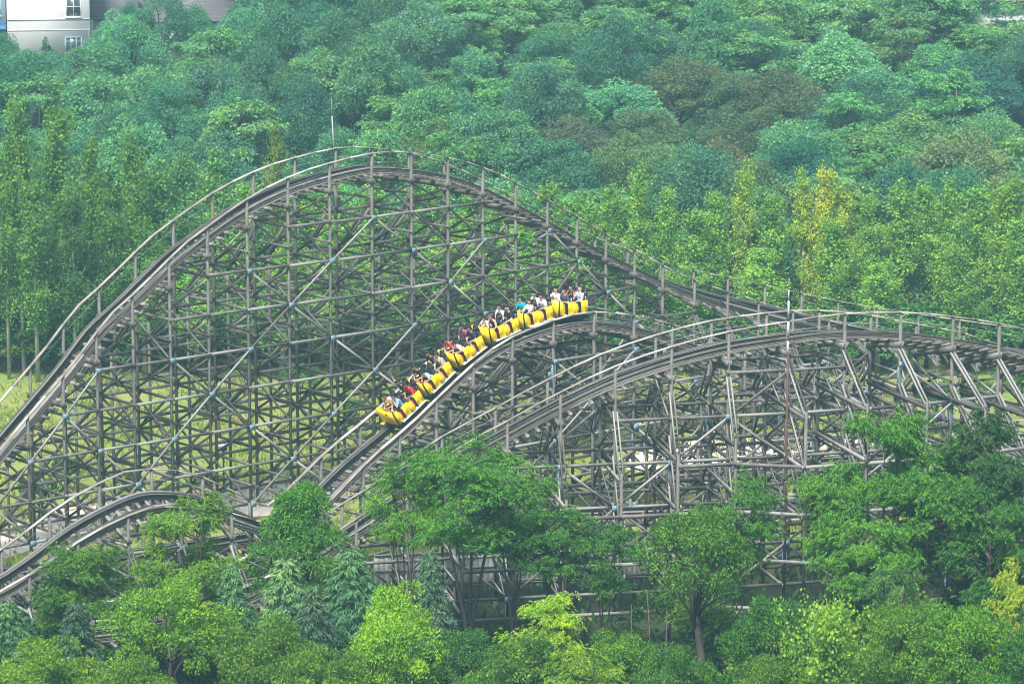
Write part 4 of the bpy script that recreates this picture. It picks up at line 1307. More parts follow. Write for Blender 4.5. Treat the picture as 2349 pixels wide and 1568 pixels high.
def cedar(seed, H=7.0, R=2.1, name="cedar"):
    rng = np.random.default_rng(seed)
    T = Tree()
    T.limb([(0, 0, -0.3), (0.03, 0, H * 0.5), (0.05, 0.02, H * 0.97)], [0.02 * H, 0.012 * H, 0.002 * H], 7)
    nb = 92
    for b in range(nb):
        f = (b + rng.random()) / nb
        z = H * (0.08 + 0.90 * f)
        a = b * 2.399 + rng.normal() * 0.3
        reach = R * (1 - f) ** 0.75 * rng.uniform(0.75, 1.1) + 0.12
        tip = np.array([math.cos(a) * reach, math.sin(a) * reach, z + 0.10 * reach - 0.02 * reach ** 2])
        p0 = np.array([0, 0, z - 0.05])
        mid = (p0 + tip) / 2 + np.array([0, 0, 0.16 * reach])
        tip = tip - np.array([0, 0, 0.22 * reach])
        T.limb([p0, mid, tip], [0.02, 0.014, 0.004], 4)
        n = int(50 + 150 * reach / R)
        t = rng.uniform(0.12, 1.06, n)
        c = np.where((t < 0.5)[:, None], p0 + (mid - p0) * (t * 2)[:, None], mid + (tip - mid) * (t * 2 - 1)[:, None])
        d = np.array([math.cos(a), math.sin(a), 0]); sd = np.array([-math.sin(a), math.cos(a), 0])
        sp = rng.normal(size=n) * 0.20 * (0.4 + reach * 0.5) * (1.1 - t * .6)
        c = c + sd * sp[:, None] + np.array([0, 0, -1.0]) * (np.abs(sp) * 0.35)[:, None] + rng.normal(size=(n, 3)) * 0.03
        ax = d * 0.8 + sd * np.sign(sp)[:, None] * 0.8 + np.array([0, 0, -0.45]) + rng.normal(size=(n, 3)) * 0.35
        nr = np.array([0, 0, 1.0]) + rng.normal(size=(n, 3)) * 0.5
        s = rng.uniform(0.7, 1.3, n)
        T.leaves(*kites(c, ax, nr, 0.26 * s, 0.055 * s, 0.25))
    return T.done(name, M['needle'], M['bark'], False)

def poplar(seed, H=13.0, R=1.34, name="poplar", per=44, L=0.155, W=0.135, sparse=0.9, barkm='paleb'):
    rng = np.random.default_rng(seed)
    T = Tree()
    top = np.array([rng.normal() * 0.45, rng.normal() * 0.45, H])
    T.limb([(0, 0, -0.3), top * [0.5, 0.5, 0.45], top * [1, 1, 0.96]], [0.012 * H, 0.008 * H, 0.0015 * H], 7)
    nb = int(46 * sparse)
    for b in range(nb):
        f = 0.22 + 0.76 * (b + rng.random()) / nb
        p0 = top * [0.8, 0.8, 1] * f
        a = rng.uniform(0, 6.283)
        ln = R * (0.16 + 1.45 * min(1.0, (1.0 - f) * 1.7) ** 0.8) * rng.uniform(0.25, 1.45)
        d = unit(np.array([math.cos(a) * 0.55, math.sin(a) * 0.55, 0.85 + 0.6 * f]))
        tip = p0 + d * ln * 1.35 + np.array([0, 0, -0.1])
        if tip[2] > H + 0.3: tip[2] = H + rng.uniform(-0.4, 0.3)
        T.limb([p0, (p0 + tip) / 2 + np.array([0, 0, -0.06]), tip], [0.028, 0.018, 0.005], 4)
        m = int(3 + ln * 2.0)
        for q in range(m):
            t = 0.15 + 0.9 * (q + rng.random()) / m
            c = p0 + (tip - p0) * t + rng.normal(size=3) * 0.16
            n = int(per * rng.uniform(0.6, 1.3))
            pts = c + rng.normal(size=(n, 3)) * np.array([0.21, 0.21, 0.25]) * rng.uniform(0.6, 1.35)
            ax = rng.normal(size=(n, 3)) * 0.8 + np.array([0, 0, -0.55])
            nr = unit(unit(pts - [0, 0, c[2] - 0.6]) + rng.normal(size=(n, 3)) * 0.6)
            s = rng.uniform(0.7, 1.3, n)
            T.leaves(*kites(pts, ax, nr, L * s, W * s, 0.1))
    return T.done(name, M['leaf'], M[barkm], False)

LIB = {}
def lib(key, fn):
    if key not in LIB: LIB[key] = fn()
    return LIB[key]

def colour(o, c, autumn=0.0, ac=(0.55, 0.36, 0.03)):
    o.color = (*c, 1.0)
    o["autumn"] = float(autumn)
    o["autumn_color"] = [float(v) for v in ac]

def place_parts(kind, meshes, loc, sx, sz, rz, col, label, cat, group=None, autumn=0.0, ac=(0.55, 0.36, 0.03), tilt=0.0):
    r = empty(kind, loc)
    r.rotation_euler = (tilt, 0, rz)
    r.scale = (sx, sx, sz)
    tag(r, label, cat, group)
    c = link("crown", meshes[0], r); colour(c, col, autumn, ac)
    t = link("trunk", meshes[1], r)
    return r

# --- foreground trees: (kind, variant, x, y_top, depth, crown width px, colour, label, autumn)
GREEN = (0.070, 0.225, 0.022); MID = (0.095, 0.27, 0.024); BRIGHT = (0.19, 0.40, 0.022); LIME = (0.26, 0.46, 0.025); DEEP = (0.048, 0.165, 0.024)
CED = (0.070, 0.190, 0.080); CED2 = (0.115, 0.255, 0.105)
FORE = [
 ('tier', 0, 1075, 1038, 133, 430, GREEN, "broad airy tree with layered feathery leaves rising in front of the middle of the coaster", 0),
 ('tier', 1, 930, 1085, 134, 210, MID, "slim feathery leaved tree leaning out over the rising front track", 0),
 ('tier', 2, 1265, 1165, 132.5, 250, DEEP, "dark feathery tree at the right shoulder of the broad airy tree", 0),
 ('tier', 3, 1180, 1090, 133.5, 250, GREEN, "feathery tree with several thin stems before the front trestle posts", 0),
 ('cone', 4, 692, 1108, 134, 240, GREEN, "dense cone shaped green tree covering the dip of the low track", 0),
 ('tier', 5, 430, 1150, 130, 245, (0.12, 0.27, 0.028), "bright green tree on a thin trunk in front of the low hop of track", 0),
 ('tier', 6, 195, 1268, 126, 260, (0.07, 0.19, 0.026), "spreading green tree covering the far left end of the low track", 0),
 ('broad', 0, 388, 1345, 122, 270, (0.14, 0.31, 0.022), "rounded yellowish green tree below the bright green tree", 0),
 ('cedar', 0, 532, 1295, 126, 190, CED, "small grey green cedar beside the rounded yellowish tree", 0),
 ('cedar', 1, 655, 1282, 127, 260, CED2, "pale tipped grey green cedar below the cone shaped green tree", 0),
 ('cedar', 2, 802, 1262, 128, 280, CED, "large blue green cedar beneath the foot of the rising front track", 0),
 ('cedar', 3, 986, 1265, 127, 190, (0.060, 0.140, 0.085), "slender upright cedar with a pointed top before the grey green wall", 0),
 ('cedar', 4, 18, 1380, 124, 210, CED, "dark cedar at the left edge of the photo", 0),
 ('cedar', 5, 172, 1385, 123, 210, (0.040, 0.100, 0.070), "dark cedar under the spreading tree on the far left", 0),
 ('cedar', 6, 720, 1345, 124, 210, (0.062, 0.135, 0.080), "grey green cedar standing between the pale tipped one and the large blue green one", 0),
 ('broad', 1, 915, 1368, 118, 240, BRIGHT, "bright lime green tree with tiered foliage in front of the cedars", 0),
 ('tier', 7, 1258, 1375, 120, 230, LIME, "vivid yellow green tree with flat layered foliage before the trestle foot", 0),
 ('lean', 2, 1602, 1188, 127, 255, (0.075, 0.20, 0.024), "large round headed green tree on a thick leaning dark trunk", 0),
 ('tier', 8, 1695, 1108, 133, 220, GREEN, "flat topped feathery tree beside the red and white mast", 0),
 ('tier', 9, 1385, 1200, 132, 210, DEEP, "dark thin stemmed feathery tree between the airy tree and the round headed tree", 0),
 ('tier', 10, 2030, 960, 131, 300, GREEN, "tall feathery tree hiding the struts of the banked curve", 0),
 ('tier', 11, 2260, 985, 131, 320, (0.040, 0.120, 0.022), "tall dark feathery tree at the right edge of the photo below the banked curve", 0),
 ('tier', 0, 1910, 1090, 130, 240, MID, "feathery tree just right of the red and white mast", 0),
 ('tier', 1, 2140, 1090, 129, 300, GREEN, "wide feathery tree between the two tall dark ones on the right", 0),
 ('tier', 4, 2290, 1120, 127, 260, DEEP, "deep green tree with drooping layers near the right edge", 0),
 ('tier', 2, 1990, 1190, 127, 250, MID, "lighter feathery tree low in front of the tall right hand trees", 0),
 ('syc', 0, 1893, 1405, 112, 230, (0.19, 0.38, 0.045), "bright plane tree sapling with big pale leaves at the bottom edge", 0.04),
 ('broad', 3, 1775, 1395, 118, 230, DEEP, "dark dense tree left of the bright plane sapling", 0),
 ('broad', 4, 2210, 1400, 116, 270, (0.10, 0.26, 0.022), "olive green tree with drooping tips on the lower right", 0),
 ('tier', 3, 2060, 1310, 122, 180, (0.08, 0.20, 0.05), "light green tree with thin foliage above the olive green tree", 0),
 ('tier', 5, 2335, 1310, 117, 170, (0.30, 0.43, 0.04), "yellow leaved tree at the lower right edge of the photo", 0.0),
 ('broad', 5, 1465, 1490, 119, 170, (0.05, 0.12, 0.035), "dull green bushy tree left of the thick leaning trunk", 0),
 ('broad', 0, 610, 1440, 116, 260, (0.085, 0.20, 0.022), "green tree with a flat top below the grey green cedars", 0),
 ('broad', 2, 1190, 1480, 115, 260, (0.075, 0.19, 0.03), "fresh green tree under the vivid yellow green one", 0),
 ('tier', 9, 1340, 1500, 114, 270, (0.15, 0.29, 0.024), "low yellow green feathery tree at the bottom centre", 0),
 ('broad', 1, 100, 1490, 115, 280, (0.13, 0.27, 0.025), "bright green tree at the bottom left edge", 0),
 ('broad', 3, 300, 1530, 113, 240, (0.10, 0.22, 0.024), "green tree with a low dome at the bottom left", 0),
 ('broad', 5, 1745, 1525, 112, 170, (0.10, 0.22, 0.03), "green tree low on the left of the plane sapling", 0),
 ('broad', 4, 2070, 1400, 117.5, 200, (0.10, 0.24, 0.022), "olive green tree with fine twigs right of the plane sapling", 0),
 ('broad', 2, 2340, 1470, 114, 240, (0.045, 0.165, 0.025), "dark green tree filling the lower right corner", 0),
 ('broad', 3, 1065, 1462, 119, 210, (0.055, 0.17, 0.03), "dark green tree below the stems of the broad airy tree", 0),
 ('broad', 4, 1425, 1462, 117, 200, (0.085, 0.22, 0.028), "green tree with loose top below the dark thin stemmed feathery tree", 0),
 ('broad', 1, 1555, 1500, 115, 190, (0.06, 0.18, 0.03), "green tree at the foot of the thick leaning trunk", 0),
 ('broad', 0, 740, 1500, 113, 250, (0.10, 0.23, 0.024), "fresh green tree left of the lime green tree's foot", 0),
]
LIMB = {}
def fore_mesh(kind, v):
    if kind == 'tier': return lib(('tier', v), lambda: tier_tree(100 + v, name="feathery_tree", branches=(30 if v in (0, 1, 2, 3, 8, 9) else 46) + v % 3 * 4, base=0.58 if v in (0, 1, 2, 3, 8, 9) else 0.24, sprays=62 if v in (0, 1, 2, 3, 8, 9) else 100))
    if kind == 'cedar': return lib(('cedar', v % 4), lambda: cedar(200 + v % 4))
    if kind == 'cone': return lib('cone', lambda: broad_tree(341, H=7.0, R=2.5, clumps=80, per=230, L=0.17, W=0.08, base=0.05, flat=0.5, merged=False, name="leafy_tree", shape=2.4))
    if kind == 'lean': return lib('lean', lambda: broad_tree(333, H=7.0, R=2.7, clumps=52, per=300, L=0.17, W=0.085, base=0.40, flat=0.6, merged=False, name="leafy_tree", lean=(0.75, -0.3), thick=1.5))
    if kind == 'broad': return lib(('fbroad', v), lambda: broad_tree(300 + v, H=7.0, R=2.7, clumps=56, per=300, L=0.17, W=0.085, base=0.22, flat=0.6, merged=False, name="leafy_tree"))
    if kind == 'syc': return lib(('syc', v), lambda: poplar(400 + v, H=7.0, R=1.5, name="plane_sapling", per=40, L=0.13, W=0.12, sparse=1.0, barkm='bark'))
REFH = {'cone': 7.0, 'lean': 7.0, 'tier': 8.5, 'cedar': 7.0, 'broad': 7.0, 'syc': 7.0}
REFR = {'cone': 2.7, 'lean': 3.0, 'tier': 3.55, 'cedar': 2.1, 'broad': 3.0, 'syc': 2.0}
CATN = {'cone': 'leafy_tree', 'lean': 'leafy_tree', 'tier': 'feathery_tree', 'cedar': 'cedar_tree', 'broad': 'leafy_tree', 'syc': 'plane_tree'}
rg = random.Random(77)
for (kind, v, x, yt, d, wpx, col, label, au) in FORE:
    top = P(x, yt, d)
    H = top[2] + 0.15
    R = wpx / F * d / 2
    sx, sz = R / REFR[kind], H / REFH[kind]
    place_parts(CATN[kind], fore_mesh(kind, v), (top[0], d, 0), sx, sz, 0.0 if kind == 'lean' else rg.uniform(0, 6.28), col, label, "tree", "trees in front of the coaster", au)

# bare stems and dry twigs between the front trees
def bare_stem(x, y0, x1, y1, d, label, mat='bark', twigs=5, r0=0.05):
    a, b = P(x, y0, d), P(x1, y1, d)
    o0 = np.array([a[0], d, 0.0]); rng = np.random.default_rng(int(x))
    T = MB(); top = b - o0
    mid = top * 0.5 + rng.normal(size=3) * 0.12
    T.tube([(0, 0, -0.1), mid, top], [r0, r0 * 0.75, r0 * 0.3], 6)
    tw = T
    for k in range(twigs):
        t = 0.45 + 0.5 * k / twigs
        p = (mid * (1 - (t - .5) * 2) + top * (t - .5) * 2) if t > .5 else mid * t * 2
        dr = unit(np.array([rng.normal(), rng.normal() * .5, 0.7])); L = rng.uniform(0.5, 1.1)
        q = p + dr * L
        tw.tube([p, (p + q) / 2 + rng.normal(size=3) * .05, q], [r0 * .35, r0 * .25, 0.006], 4)
        for j in range(4):
            p2 = p + (q - p) * rng.uniform(0.3, 0.95); q2 = p2 + unit(dr + rng.normal(size=3) * 0.7) * rng.uniform(0.25, 0.6)
            tw.tube([p2, q2], [0.010, 0.004], 4)
    st = T.build("bare_sapling", M[mat]); st.location = o0
    tag(st, label, "sapling", "bare saplings among the front trees")
bare_stem(1452, 1600, 1448, 1385, 121, "thin dark bare sapling stem, leftmost of the bare stems beside the leaning trunk")
bare_stem(1490, 1600, 1484, 1350, 121.5, "straight reddish bare sapling stem between two other thin stems", 'bark', 4)
bare_stem(1508, 1600, 1530, 1395, 120.5, "thin bare sapling stem tilting towards the leaning trunk", 'bark', 4)
bare_stem(1672, 1570, 1775, 1440, 119.5, "dry twiggy bare sapling bending away to the right of the leaning trunk", 'paleb', 14, 0.045)

# understorey shrubs along the bottom
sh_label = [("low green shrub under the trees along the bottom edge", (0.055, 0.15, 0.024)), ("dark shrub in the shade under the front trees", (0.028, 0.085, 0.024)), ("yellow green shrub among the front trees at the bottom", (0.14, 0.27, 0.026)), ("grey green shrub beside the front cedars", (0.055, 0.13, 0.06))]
rs = np.random.default_rng(8)
for i in range(64):
    d = rs.uniform(113, 137)
    x = -120 + (2600) * (i + rs.random()) / 64
    lab, col = sh_label[i % 4]
    me = lib(('shrub', i % 4), lambda: broad_tree(500 + i % 4, H=2.6, R=1.5, clumps=34, per=110, L=0.17, W=0.09, base=0.0, flat=0.7, merged=True, name="shrub"))
    if 930 < x < 1420 and d > 120: continue
    X = P(x, 1500, d)[0]
    s = rs.uniform(0.8, 1.6) * (1.0 if d < 128 else 0.75)
    o = link("shrub", me); o.location = (X, d, -0.1); o.scale = (s, s, s * rs.uniform(0.8, 1.25)); o.rotation_euler = (0, 0, rs.uniform(0, 6.28))
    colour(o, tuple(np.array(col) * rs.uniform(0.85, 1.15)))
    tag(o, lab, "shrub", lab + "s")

# saplings in the rough grass seen through the tall hill
for (x, yb, h, c, lab) in [(505, 1000, 2.9, (0.06, 0.17, 0.03), "young tree with fresh leaves behind the tall hill, above the garden lamp"), (560, 905, 2.2, (0.12, 0.25, 0.03), "pale green sapling in the grass behind the tall hill"),
        (60, 860, 3.4, (0.06, 0.14, 0.03), "slim sapling with bare lower stem at the left edge of the grass"), (690, 930, 2.6, (0.08, 0.20, 0.03), "rounded sapling behind the middle of the tall hill"),
        (880, 800, 3.0, (0.14, 0.24, 0.03), "yellow green sapling behind the tall hill near the train's tail"), (150, 1130, 2.0, (0.05, 0.14, 0.03), "low sapling by the path at the left"), (470, 1150, 1.7, (0.045, 0.13, 0.03), "dark low sapling beside the pale path"), (300, 1165, 1.9, (0.045, 0.13, 0.03), "bushy sapling beside the path under the low hop"), (400, 1090, 1.5, (0.06, 0.16, 0.03), "small round sapling in the grass above the path"), (90, 1200, 2.4, (0.05, 0.15, 0.03), "leafy sapling between path and low track at the left"), (820, 1010, 2.4, (0.08, 0.18, 0.03), "sapling behind the falling track ahead of the train")]:
    ang = PITCH + math.atan((yb - CY) / F); d = CAMZ / math.tan(ang)
    m = lib(('sap', int(x) % 3), lambda: broad_tree(600 + int(x) % 3, H=3.0, R=1.0, clumps=30, per=60, L=0.17, W=0.10, base=0.22, flat=0.8, merged=False, name="sapling"))
    X = P(x, yb, d)[0]
    place_parts("sapling", m, (X, d, 0), h / 3.0, h / 3.0, x, c, lab, "tree", "saplings in the rough grass")

for i, (X, Yb, h, c) in enumerate([(21.5, 178, 2.6, (0.09, 0.22, 0.035)), (24.5, 181.5, 3.0, (0.06, 0.17, 0.03)), (27.5, 185, 2.4, (0.12, 0.26, 0.04)), (30, 186.5, 3.2, (0.06, 0.17, 0.03)), (18.5, 176.5, 2.2, (0.12, 0.26, 0.04)), (33, 187, 2.8, (0.09, 0.22, 0.035)), (15.5, 178.5, 2.4, (0.07, 0.18, 0.03)), (29, 172.6, 2.0, (0.08, 0.2, 0.03)), (33, 176, 2.4, (0.1, 0.24, 0.04)), (26, 170.2, 1.8, (0.1, 0.24, 0.04))]):
    m = lib(('sap', i % 3), lambda: broad_tree(600 + i % 3, H=3.0, R=1.0, clumps=30, per=60, L=0.17, W=0.10, base=0.22, flat=0.8, merged=False, name="sapling"))
    place_parts("sapling", m, (X, Yb, 0), h / 2.4, h / 3.0, i * 1.3, c, "bush in the grass seen through the struts under the banked curve", "tree", "bushes behind the banked curve")

# --- poplars behind the coaster: (x, y_top, depth, width scale, colour, autumn, label)
PG = (0.175, 0.375, 0.062); PY = (0.25, 0.41, 0.06); PD = (0.115, 0.27, 0.045)
POP = [(38, 232, 199, 0.95, PD, .05, "tall narrow poplar with a whip like top at the far left"), (122, 248, 201, 1.15, PD, .10, "tall full poplar with orange flecked leaves at the left"),
       (200, 330, 200, 1.1, PD, .10, "poplar just behind the climbing track at the left"), (300, 315, 203, 1.05, PD, .10, "dark green poplar standing alone left of the tall hill"), (628, 290, 206, 0.62, (0.14, 0.24, 0.04), .12, "thin poplar tip showing above the track left of the crest"),
       (6, 330, 198, 1.0, PD, .05, "poplar cut by the left edge of the photo"), (75, 420, 197, 1.0, PD, .06, "shorter poplar filling the gap at the left"), (165, 450, 198, 1.0, (0.06, 0.16, 0.035), .05, "shorter dark poplar beneath the full one at the left"), (255, 430, 199, 1.0, (0.07, 0.18, 0.035), .04, "shorter poplar between the full one and the lone dark one"),
       (370, 380, 205, 1.2, (0.13, 0.31, 0.08), .03, "fresh green poplar behind the left slope of the tall hill"), (430, 360, 206, 1.2, (0.13, 0.32, 0.09), .02, "light green poplar left of the thin tip"), (490, 350, 206, 1.15, (0.13, 0.32, 0.08), .06, "light green poplar with a few yellow leaves nearest the track"),
       (560, 420, 206, 1.1, PG, .05, "poplar showing through the upper left of the lattice"), (690, 400, 207, 1.2, PG, .06, "poplar behind the crest's left shoulder"), (770, 410, 207, 1.2, PG, .06, "poplar behind the foot of the thin white mast"), (850, 420, 207, 1.2, PG, .06, "poplar behind the crest of the tall hill"),
       (935, 410, 206, 1.2, PG, .08, "poplar behind the crest's right side"), (1010, 425, 207, 1.2, PG, .06, "poplar behind the start of the descent"), (1085, 440, 206, 1.2, PG, .06, "poplar behind the upper descent"), (1160, 440, 207, 1.2, PG, .06, "poplar showing below the descending track"), (1240, 425, 205, 1.2, (0.14, 0.32, 0.06), .03, "rounded poplar top just above the descending track"),
       (1345, 445, 206, 1.2, PG, .03, "leafy poplar above the middle of the descent"), (1405, 430, 207, 0.9, (0.15, 0.32, 0.06), .03, "slender poplar between two leafy ones above the descent"), (1455, 385, 206, 0.95, PG, .10, "pointed poplar with a yellow tip above the descent"), (1530, 435, 205, 0.95, PG, .08, "poplar with yellow flecks right of the pointed one"),
       (1600, 480, 204, 1.1, PG, .05, "shorter poplar in a dip of the row"), (1645, 440, 206, 0.9, PG, .05, "plain green poplar left of the tall yellowish one"), (1712, 378, 205, 0.95, PY, .14, "tall yellowish poplar with a forked top"), (1780, 460, 204, 1.0, PG, .10, "shorter green poplar in front of the yellowing pair"),
       (1845, 395, 206, 0.9, PY, .22, "yellow green poplar with bare branches showing"), (1893, 385, 205, 0.9, (0.34, 0.45, 0.05), .40, "poplar turning strong yellow, brightest in the row"), (1935, 430, 206, 0.95, PY, .30, "half yellow poplar right of the brightest one"), (1995, 455, 205, 0.95, PG, .15, "slim green poplar right of the yellow ones"),
       (2060, 425, 205, 1.15, PG, .12, "full green poplar with scattered yellow leaves"), (2110, 425, 206, 1.0, (0.16, 0.36, 0.06), .10, "fresh green poplar in the right part of the row"), (2185, 420, 204, 1.15, PG, .16, "broad poplar near the right end of the row"), (2250, 430, 206, 1.1, PG, .12, "poplar second from the right edge"), (2310, 415, 204, 1.3, (0.17, 0.34, 0.045), .12, "large poplar cut by the right edge"), (2370, 400, 205, 1.3, PG, .1, "poplar at the very right edge of the photo")]
for i, (x, yt, d, ws, col, au, lab) in enumerate(POP):
    m = lib(('pop', i % 6), lambda: poplar(700 + i % 6))
    top = P(x, yt, d); g = terr(0, d); h = top[2] - g
    au *= 0.7
    place_parts("poplar_tree", m, (top[0], d, g), ws * (0.95 + 0.1 * math.sin(i * 2.3)), h / 13.0, i * 1.7, col, lab, "tree", "poplars behind the coaster", au, (0.60, 0.56, 0.05) if x > 900 else (0.36, 0.34, 0.05))
# lower row of young poplars and broad shrubs that closes the view under the tall row
for i in range(34):
    x = -60 + 2480 * i / 33 + 25 * math.sin(i * 5.1)
    d = 200.5 + 2.5 * math.sin(i * 3.3) if x < 1300 else 201.5 + 1.5 * math.sin(i * 3.3)
    yt = 560 + 60 * math.sin(i * 2.1) + (0 if x > 300 else 60)
    if x > 1350 and i % 2: continue
    m = lib(('pop', (i * 5 + 2) % 6), lambda: poplar(700 + (i * 5 + 2) % 6))
    top = P(x, yt, d)
    colr = np.array(PG if x > 420 else PD) * (0.85 + 0.3 * ((i * 37) % 10) / 10)
    place_parts("poplar_tree", m, (top[0], d, 0), 1.15, top[2] / 13.0, i * 2.9, tuple(colr), "young poplar in the lower row seen through and beside the trestle", "tree", "young poplars of the lower row", 0.05, (0.60, 0.56, 0.05))

for i in range(40):
    x = -80 + 2520 * i / 39 + 20 * math.sin(i * 4.7); d = 203.5 + 2.5 * math.sin(i * 2.7)
    me = lib(('shrub', i % 4), None); sc = 1.0 + 0.5 * abs(math.sin(i * 1.9))
    o = link("shrub", me); o.location = (P(x, 800, d)[0], d, terr(0, d) - 0.1); o.scale = (sc * 1.5, sc * 1.5, sc); o.rotation_euler = (0, 0, i * 1.1)
    colour(o, tuple(np.array((0.07, 0.20, 0.045)) * (0.7 + 0.5 * abs(math.sin(i * 3.1)))))
    tag(o, "green undergrowth shrub at the foot of the poplars", "shrub", "shrubs under the poplars")

# --- hillside forest
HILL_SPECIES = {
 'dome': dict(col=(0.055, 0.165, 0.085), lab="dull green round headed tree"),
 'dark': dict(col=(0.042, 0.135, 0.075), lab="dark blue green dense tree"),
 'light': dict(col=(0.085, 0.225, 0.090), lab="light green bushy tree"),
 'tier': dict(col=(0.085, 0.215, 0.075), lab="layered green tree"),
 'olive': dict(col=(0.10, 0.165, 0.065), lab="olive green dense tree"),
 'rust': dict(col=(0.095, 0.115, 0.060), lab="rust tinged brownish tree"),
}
def hill_mesh(sp, v):
    if sp == 'tier':
        return lib(('htier', v % 4), lambda: tier_tree(850 + v % 4, H=8.5, R=3.3, branches=40, L=0.34, W=0.12, base=0.25, merged=True, name="hill_tree", sprays=44, blades=6))
    if sp in ('dome', 'olive', 'rust'):
        return lib(('hdome', v % 5), lambda: broad_tree(800 + v % 5, H=8.5, R=3.3, clumps=58, per=300, L=0.19, W=0.10, base=0.12, flat=0.8, name="hill_tree"))
    if sp == 'light':
        return lib(('hlight', v % 4), lambda: broad_tree(820 + v % 4, H=8.5, R=3.0, clumps=64, per=230, L=0.21, W=0.13, base=0.12, flat=0.95, name="hill_tree", shape=1.8))
    return lib(('hdark', v % 4), lambda: broad_tree(840 + v % 4, H=8.5, R=3.3, clumps=64, per=280, L=0.18, W=0.095, base=0.1, flat=0.85, name="hill_tree", shape=1.4))

taken = []
def hill_tree(sp, v, X, Y, h, w, col, label, group, autumn=0.0, ac=(0.16, 0.08, 0.04)):
    g = terr(X, Y) - 0.2
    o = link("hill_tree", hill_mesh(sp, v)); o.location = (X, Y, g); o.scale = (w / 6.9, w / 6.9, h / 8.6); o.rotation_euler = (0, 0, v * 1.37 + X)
    colour(o, tuple(np.minimum(np.array(col) * [1.12, 1.25, 1.46], 0.5)), autumn * 0.7, ac); tag(o, label, "tree", group)  # leaf colour lightened and blued: distance haze painted into the foliage
    return o

SPECIAL = [  # sp, x, y_top, depth, width px, colour, autumn, label
 ('light', 1935, 88, 252, 260, (0.13, 0.31, 0.14), 0, "big light green domed tree in the upper right of the hillside"), ('light', 2010, 165, 247, 230, (0.085, 0.24, 0.115), 0, "pale green tree at the right flank of the big domed tree"),
 ('dark', 2215, 138, 250, 280, (0.035, 0.125, 0.085), 0, "large dark blue green tree in the upper right"), ('dark', 2150, 160, 249, 180, (0.032, 0.11, 0.075), 0, "dark tree leaning on the large dark one from the left"), ('dark', 1830, 335, 222, 250, (0.028, 0.125, 0.075), 0, "large dark domed tree right above the poplar row"),
 ('rust', 1560, 140, 250, 230, (0.085, 0.135, 0.06), .5, "tallest brown tinged tree left of the big light domed tree"), ('rust', 1800, 165, 246, 210, (0.085, 0.135, 0.06), .6, "rusty topped tree right below the big light domed tree"), ('rust', 1690, 168, 247, 190, (0.07, 0.14, 0.065), .35, "brown and green tree between the two rusty topped ones"),
 ('rust', 1745, 262, 236, 260, (0.08, 0.135, 0.06), .35, "wide brown tinged tree below the rusty topped ones"), ('rust', 1480, 262, 236, 220, (0.08, 0.14, 0.06), .3, "brown tinged tree left of the middle of the hillside"), ('rust', 1330, 275, 234, 210, (0.085, 0.125, 0.07), .35, "greyish brown tinged tree above the right of the crest"), ('rust', 1655, 328, 226, 200, (0.12, 0.15, 0.06), .7, "orange tinged tree beside the large dark domed tree"),
 ('olive', 1520, 335, 226, 230, (0.10, 0.19, 0.07), .15, "olive tree left of the orange tinged one"), ('olive', 1440, 310, 229, 180, (0.10, 0.18, 0.07), .2, "olive tree above the pointed poplar"), ('dome', 1270, 330, 226, 230, (0.05, 0.16, 0.085), 0, "rounded dark green tree above the upper descent"),
 ('light', 1300, 185, 246, 210, (0.12, 0.31, 0.15), 0, "light green tree in the middle of the hillside"), ('light', 1420, 195, 244, 250, (0.11, 0.29, 0.14), 0, "wide light green tree left of the tallest brown tinged tree"), ('light', 1085, 118, 255, 140, (0.09, 0.25, 0.13), 0, "narrow pointed light green tree high on the middle of the hillside"), ('light', 1030, 215, 243, 200, (0.06, 0.19, 0.11), 0, "broad green tree above the crest of the tall hill"),
 ('light', 280, 22, 262, 120, (0.10, 0.31, 0.13), 0, "bright green pointed tree beside the white house"), ('light', 452, 18, 270, 110, (0.07, 0.21, 0.10), 0, "green tree hiding the left part of the long tiled roof"), ('dome', 300, 12, 274, 90, (0.05, 0.17, 0.09), 0, "dull tree in front of the old house's tiled roof"),
 ('dark', 370, -30, 268, 140, (0.055, 0.17, 0.10), 0, "tall dark tree before the long tiled roof"), ('light', 565, 5, 264, 140, (0.09, 0.26, 0.13), 0, "rounded light green tree left of the utility pole"), ('light', 240, 60, 268, 100, (0.08, 0.24, 0.11), 0, "small green tree against the white house's corner"),
 ('tier', 470, 75, 262, 160, (0.09, 0.22, 0.10), 0, "layered tree below the long tiled roof"), ('dark', 108, 93, 266, 38, (0.02, 0.08, 0.05), 0, "small dark bush against the white house wall"), ('dome', 5, 78, 264, 90, (0.05, 0.20, 0.09), 0, "green tree at the left edge under the blue grey house"),
 ('olive', 2130, 270, 232, 330, (0.105, 0.22, 0.075), .05, "wide flat topped olive green tree on the right"), ('olive', 2270, 290, 230, 240, (0.095, 0.21, 0.07), .05, "olive green tree at the right edge above the poplars"), ('tier', 2020, 320, 226, 220, (0.085, 0.21, 0.06), 0, "layered yellowish tree right of the large dark domed tree"), ('dome', 2060, 375, 216, 230, (0.05, 0.16, 0.08), 0, "rounded green tree just behind the right poplars"), ('dome', 2180, 390, 214, 230, (0.05, 0.17, 0.08), 0, "green tree behind the broad poplar on the right"), ('tier', 2300, 15, 281, 110, (0.05, 0.16, 0.09), 0, "palm like layered tree before the pale house wall at the top right"),
]
for i, (sp, x, yt, d, wpx, col, au, lab) in enumerate(SPECIAL):
    top = P(x, yt, d); h = top[2] - terr(0, d) + 0.2
    h = max(h, 2.0)
    hill_tree(sp, i, top[0], d, h, wpx / F * d, col, lab, "trees on the wooded hillside", au * 0.8, (0.19, 0.125, 0.07))
    taken.append((top[0], d, wpx / F * d * 0.42))

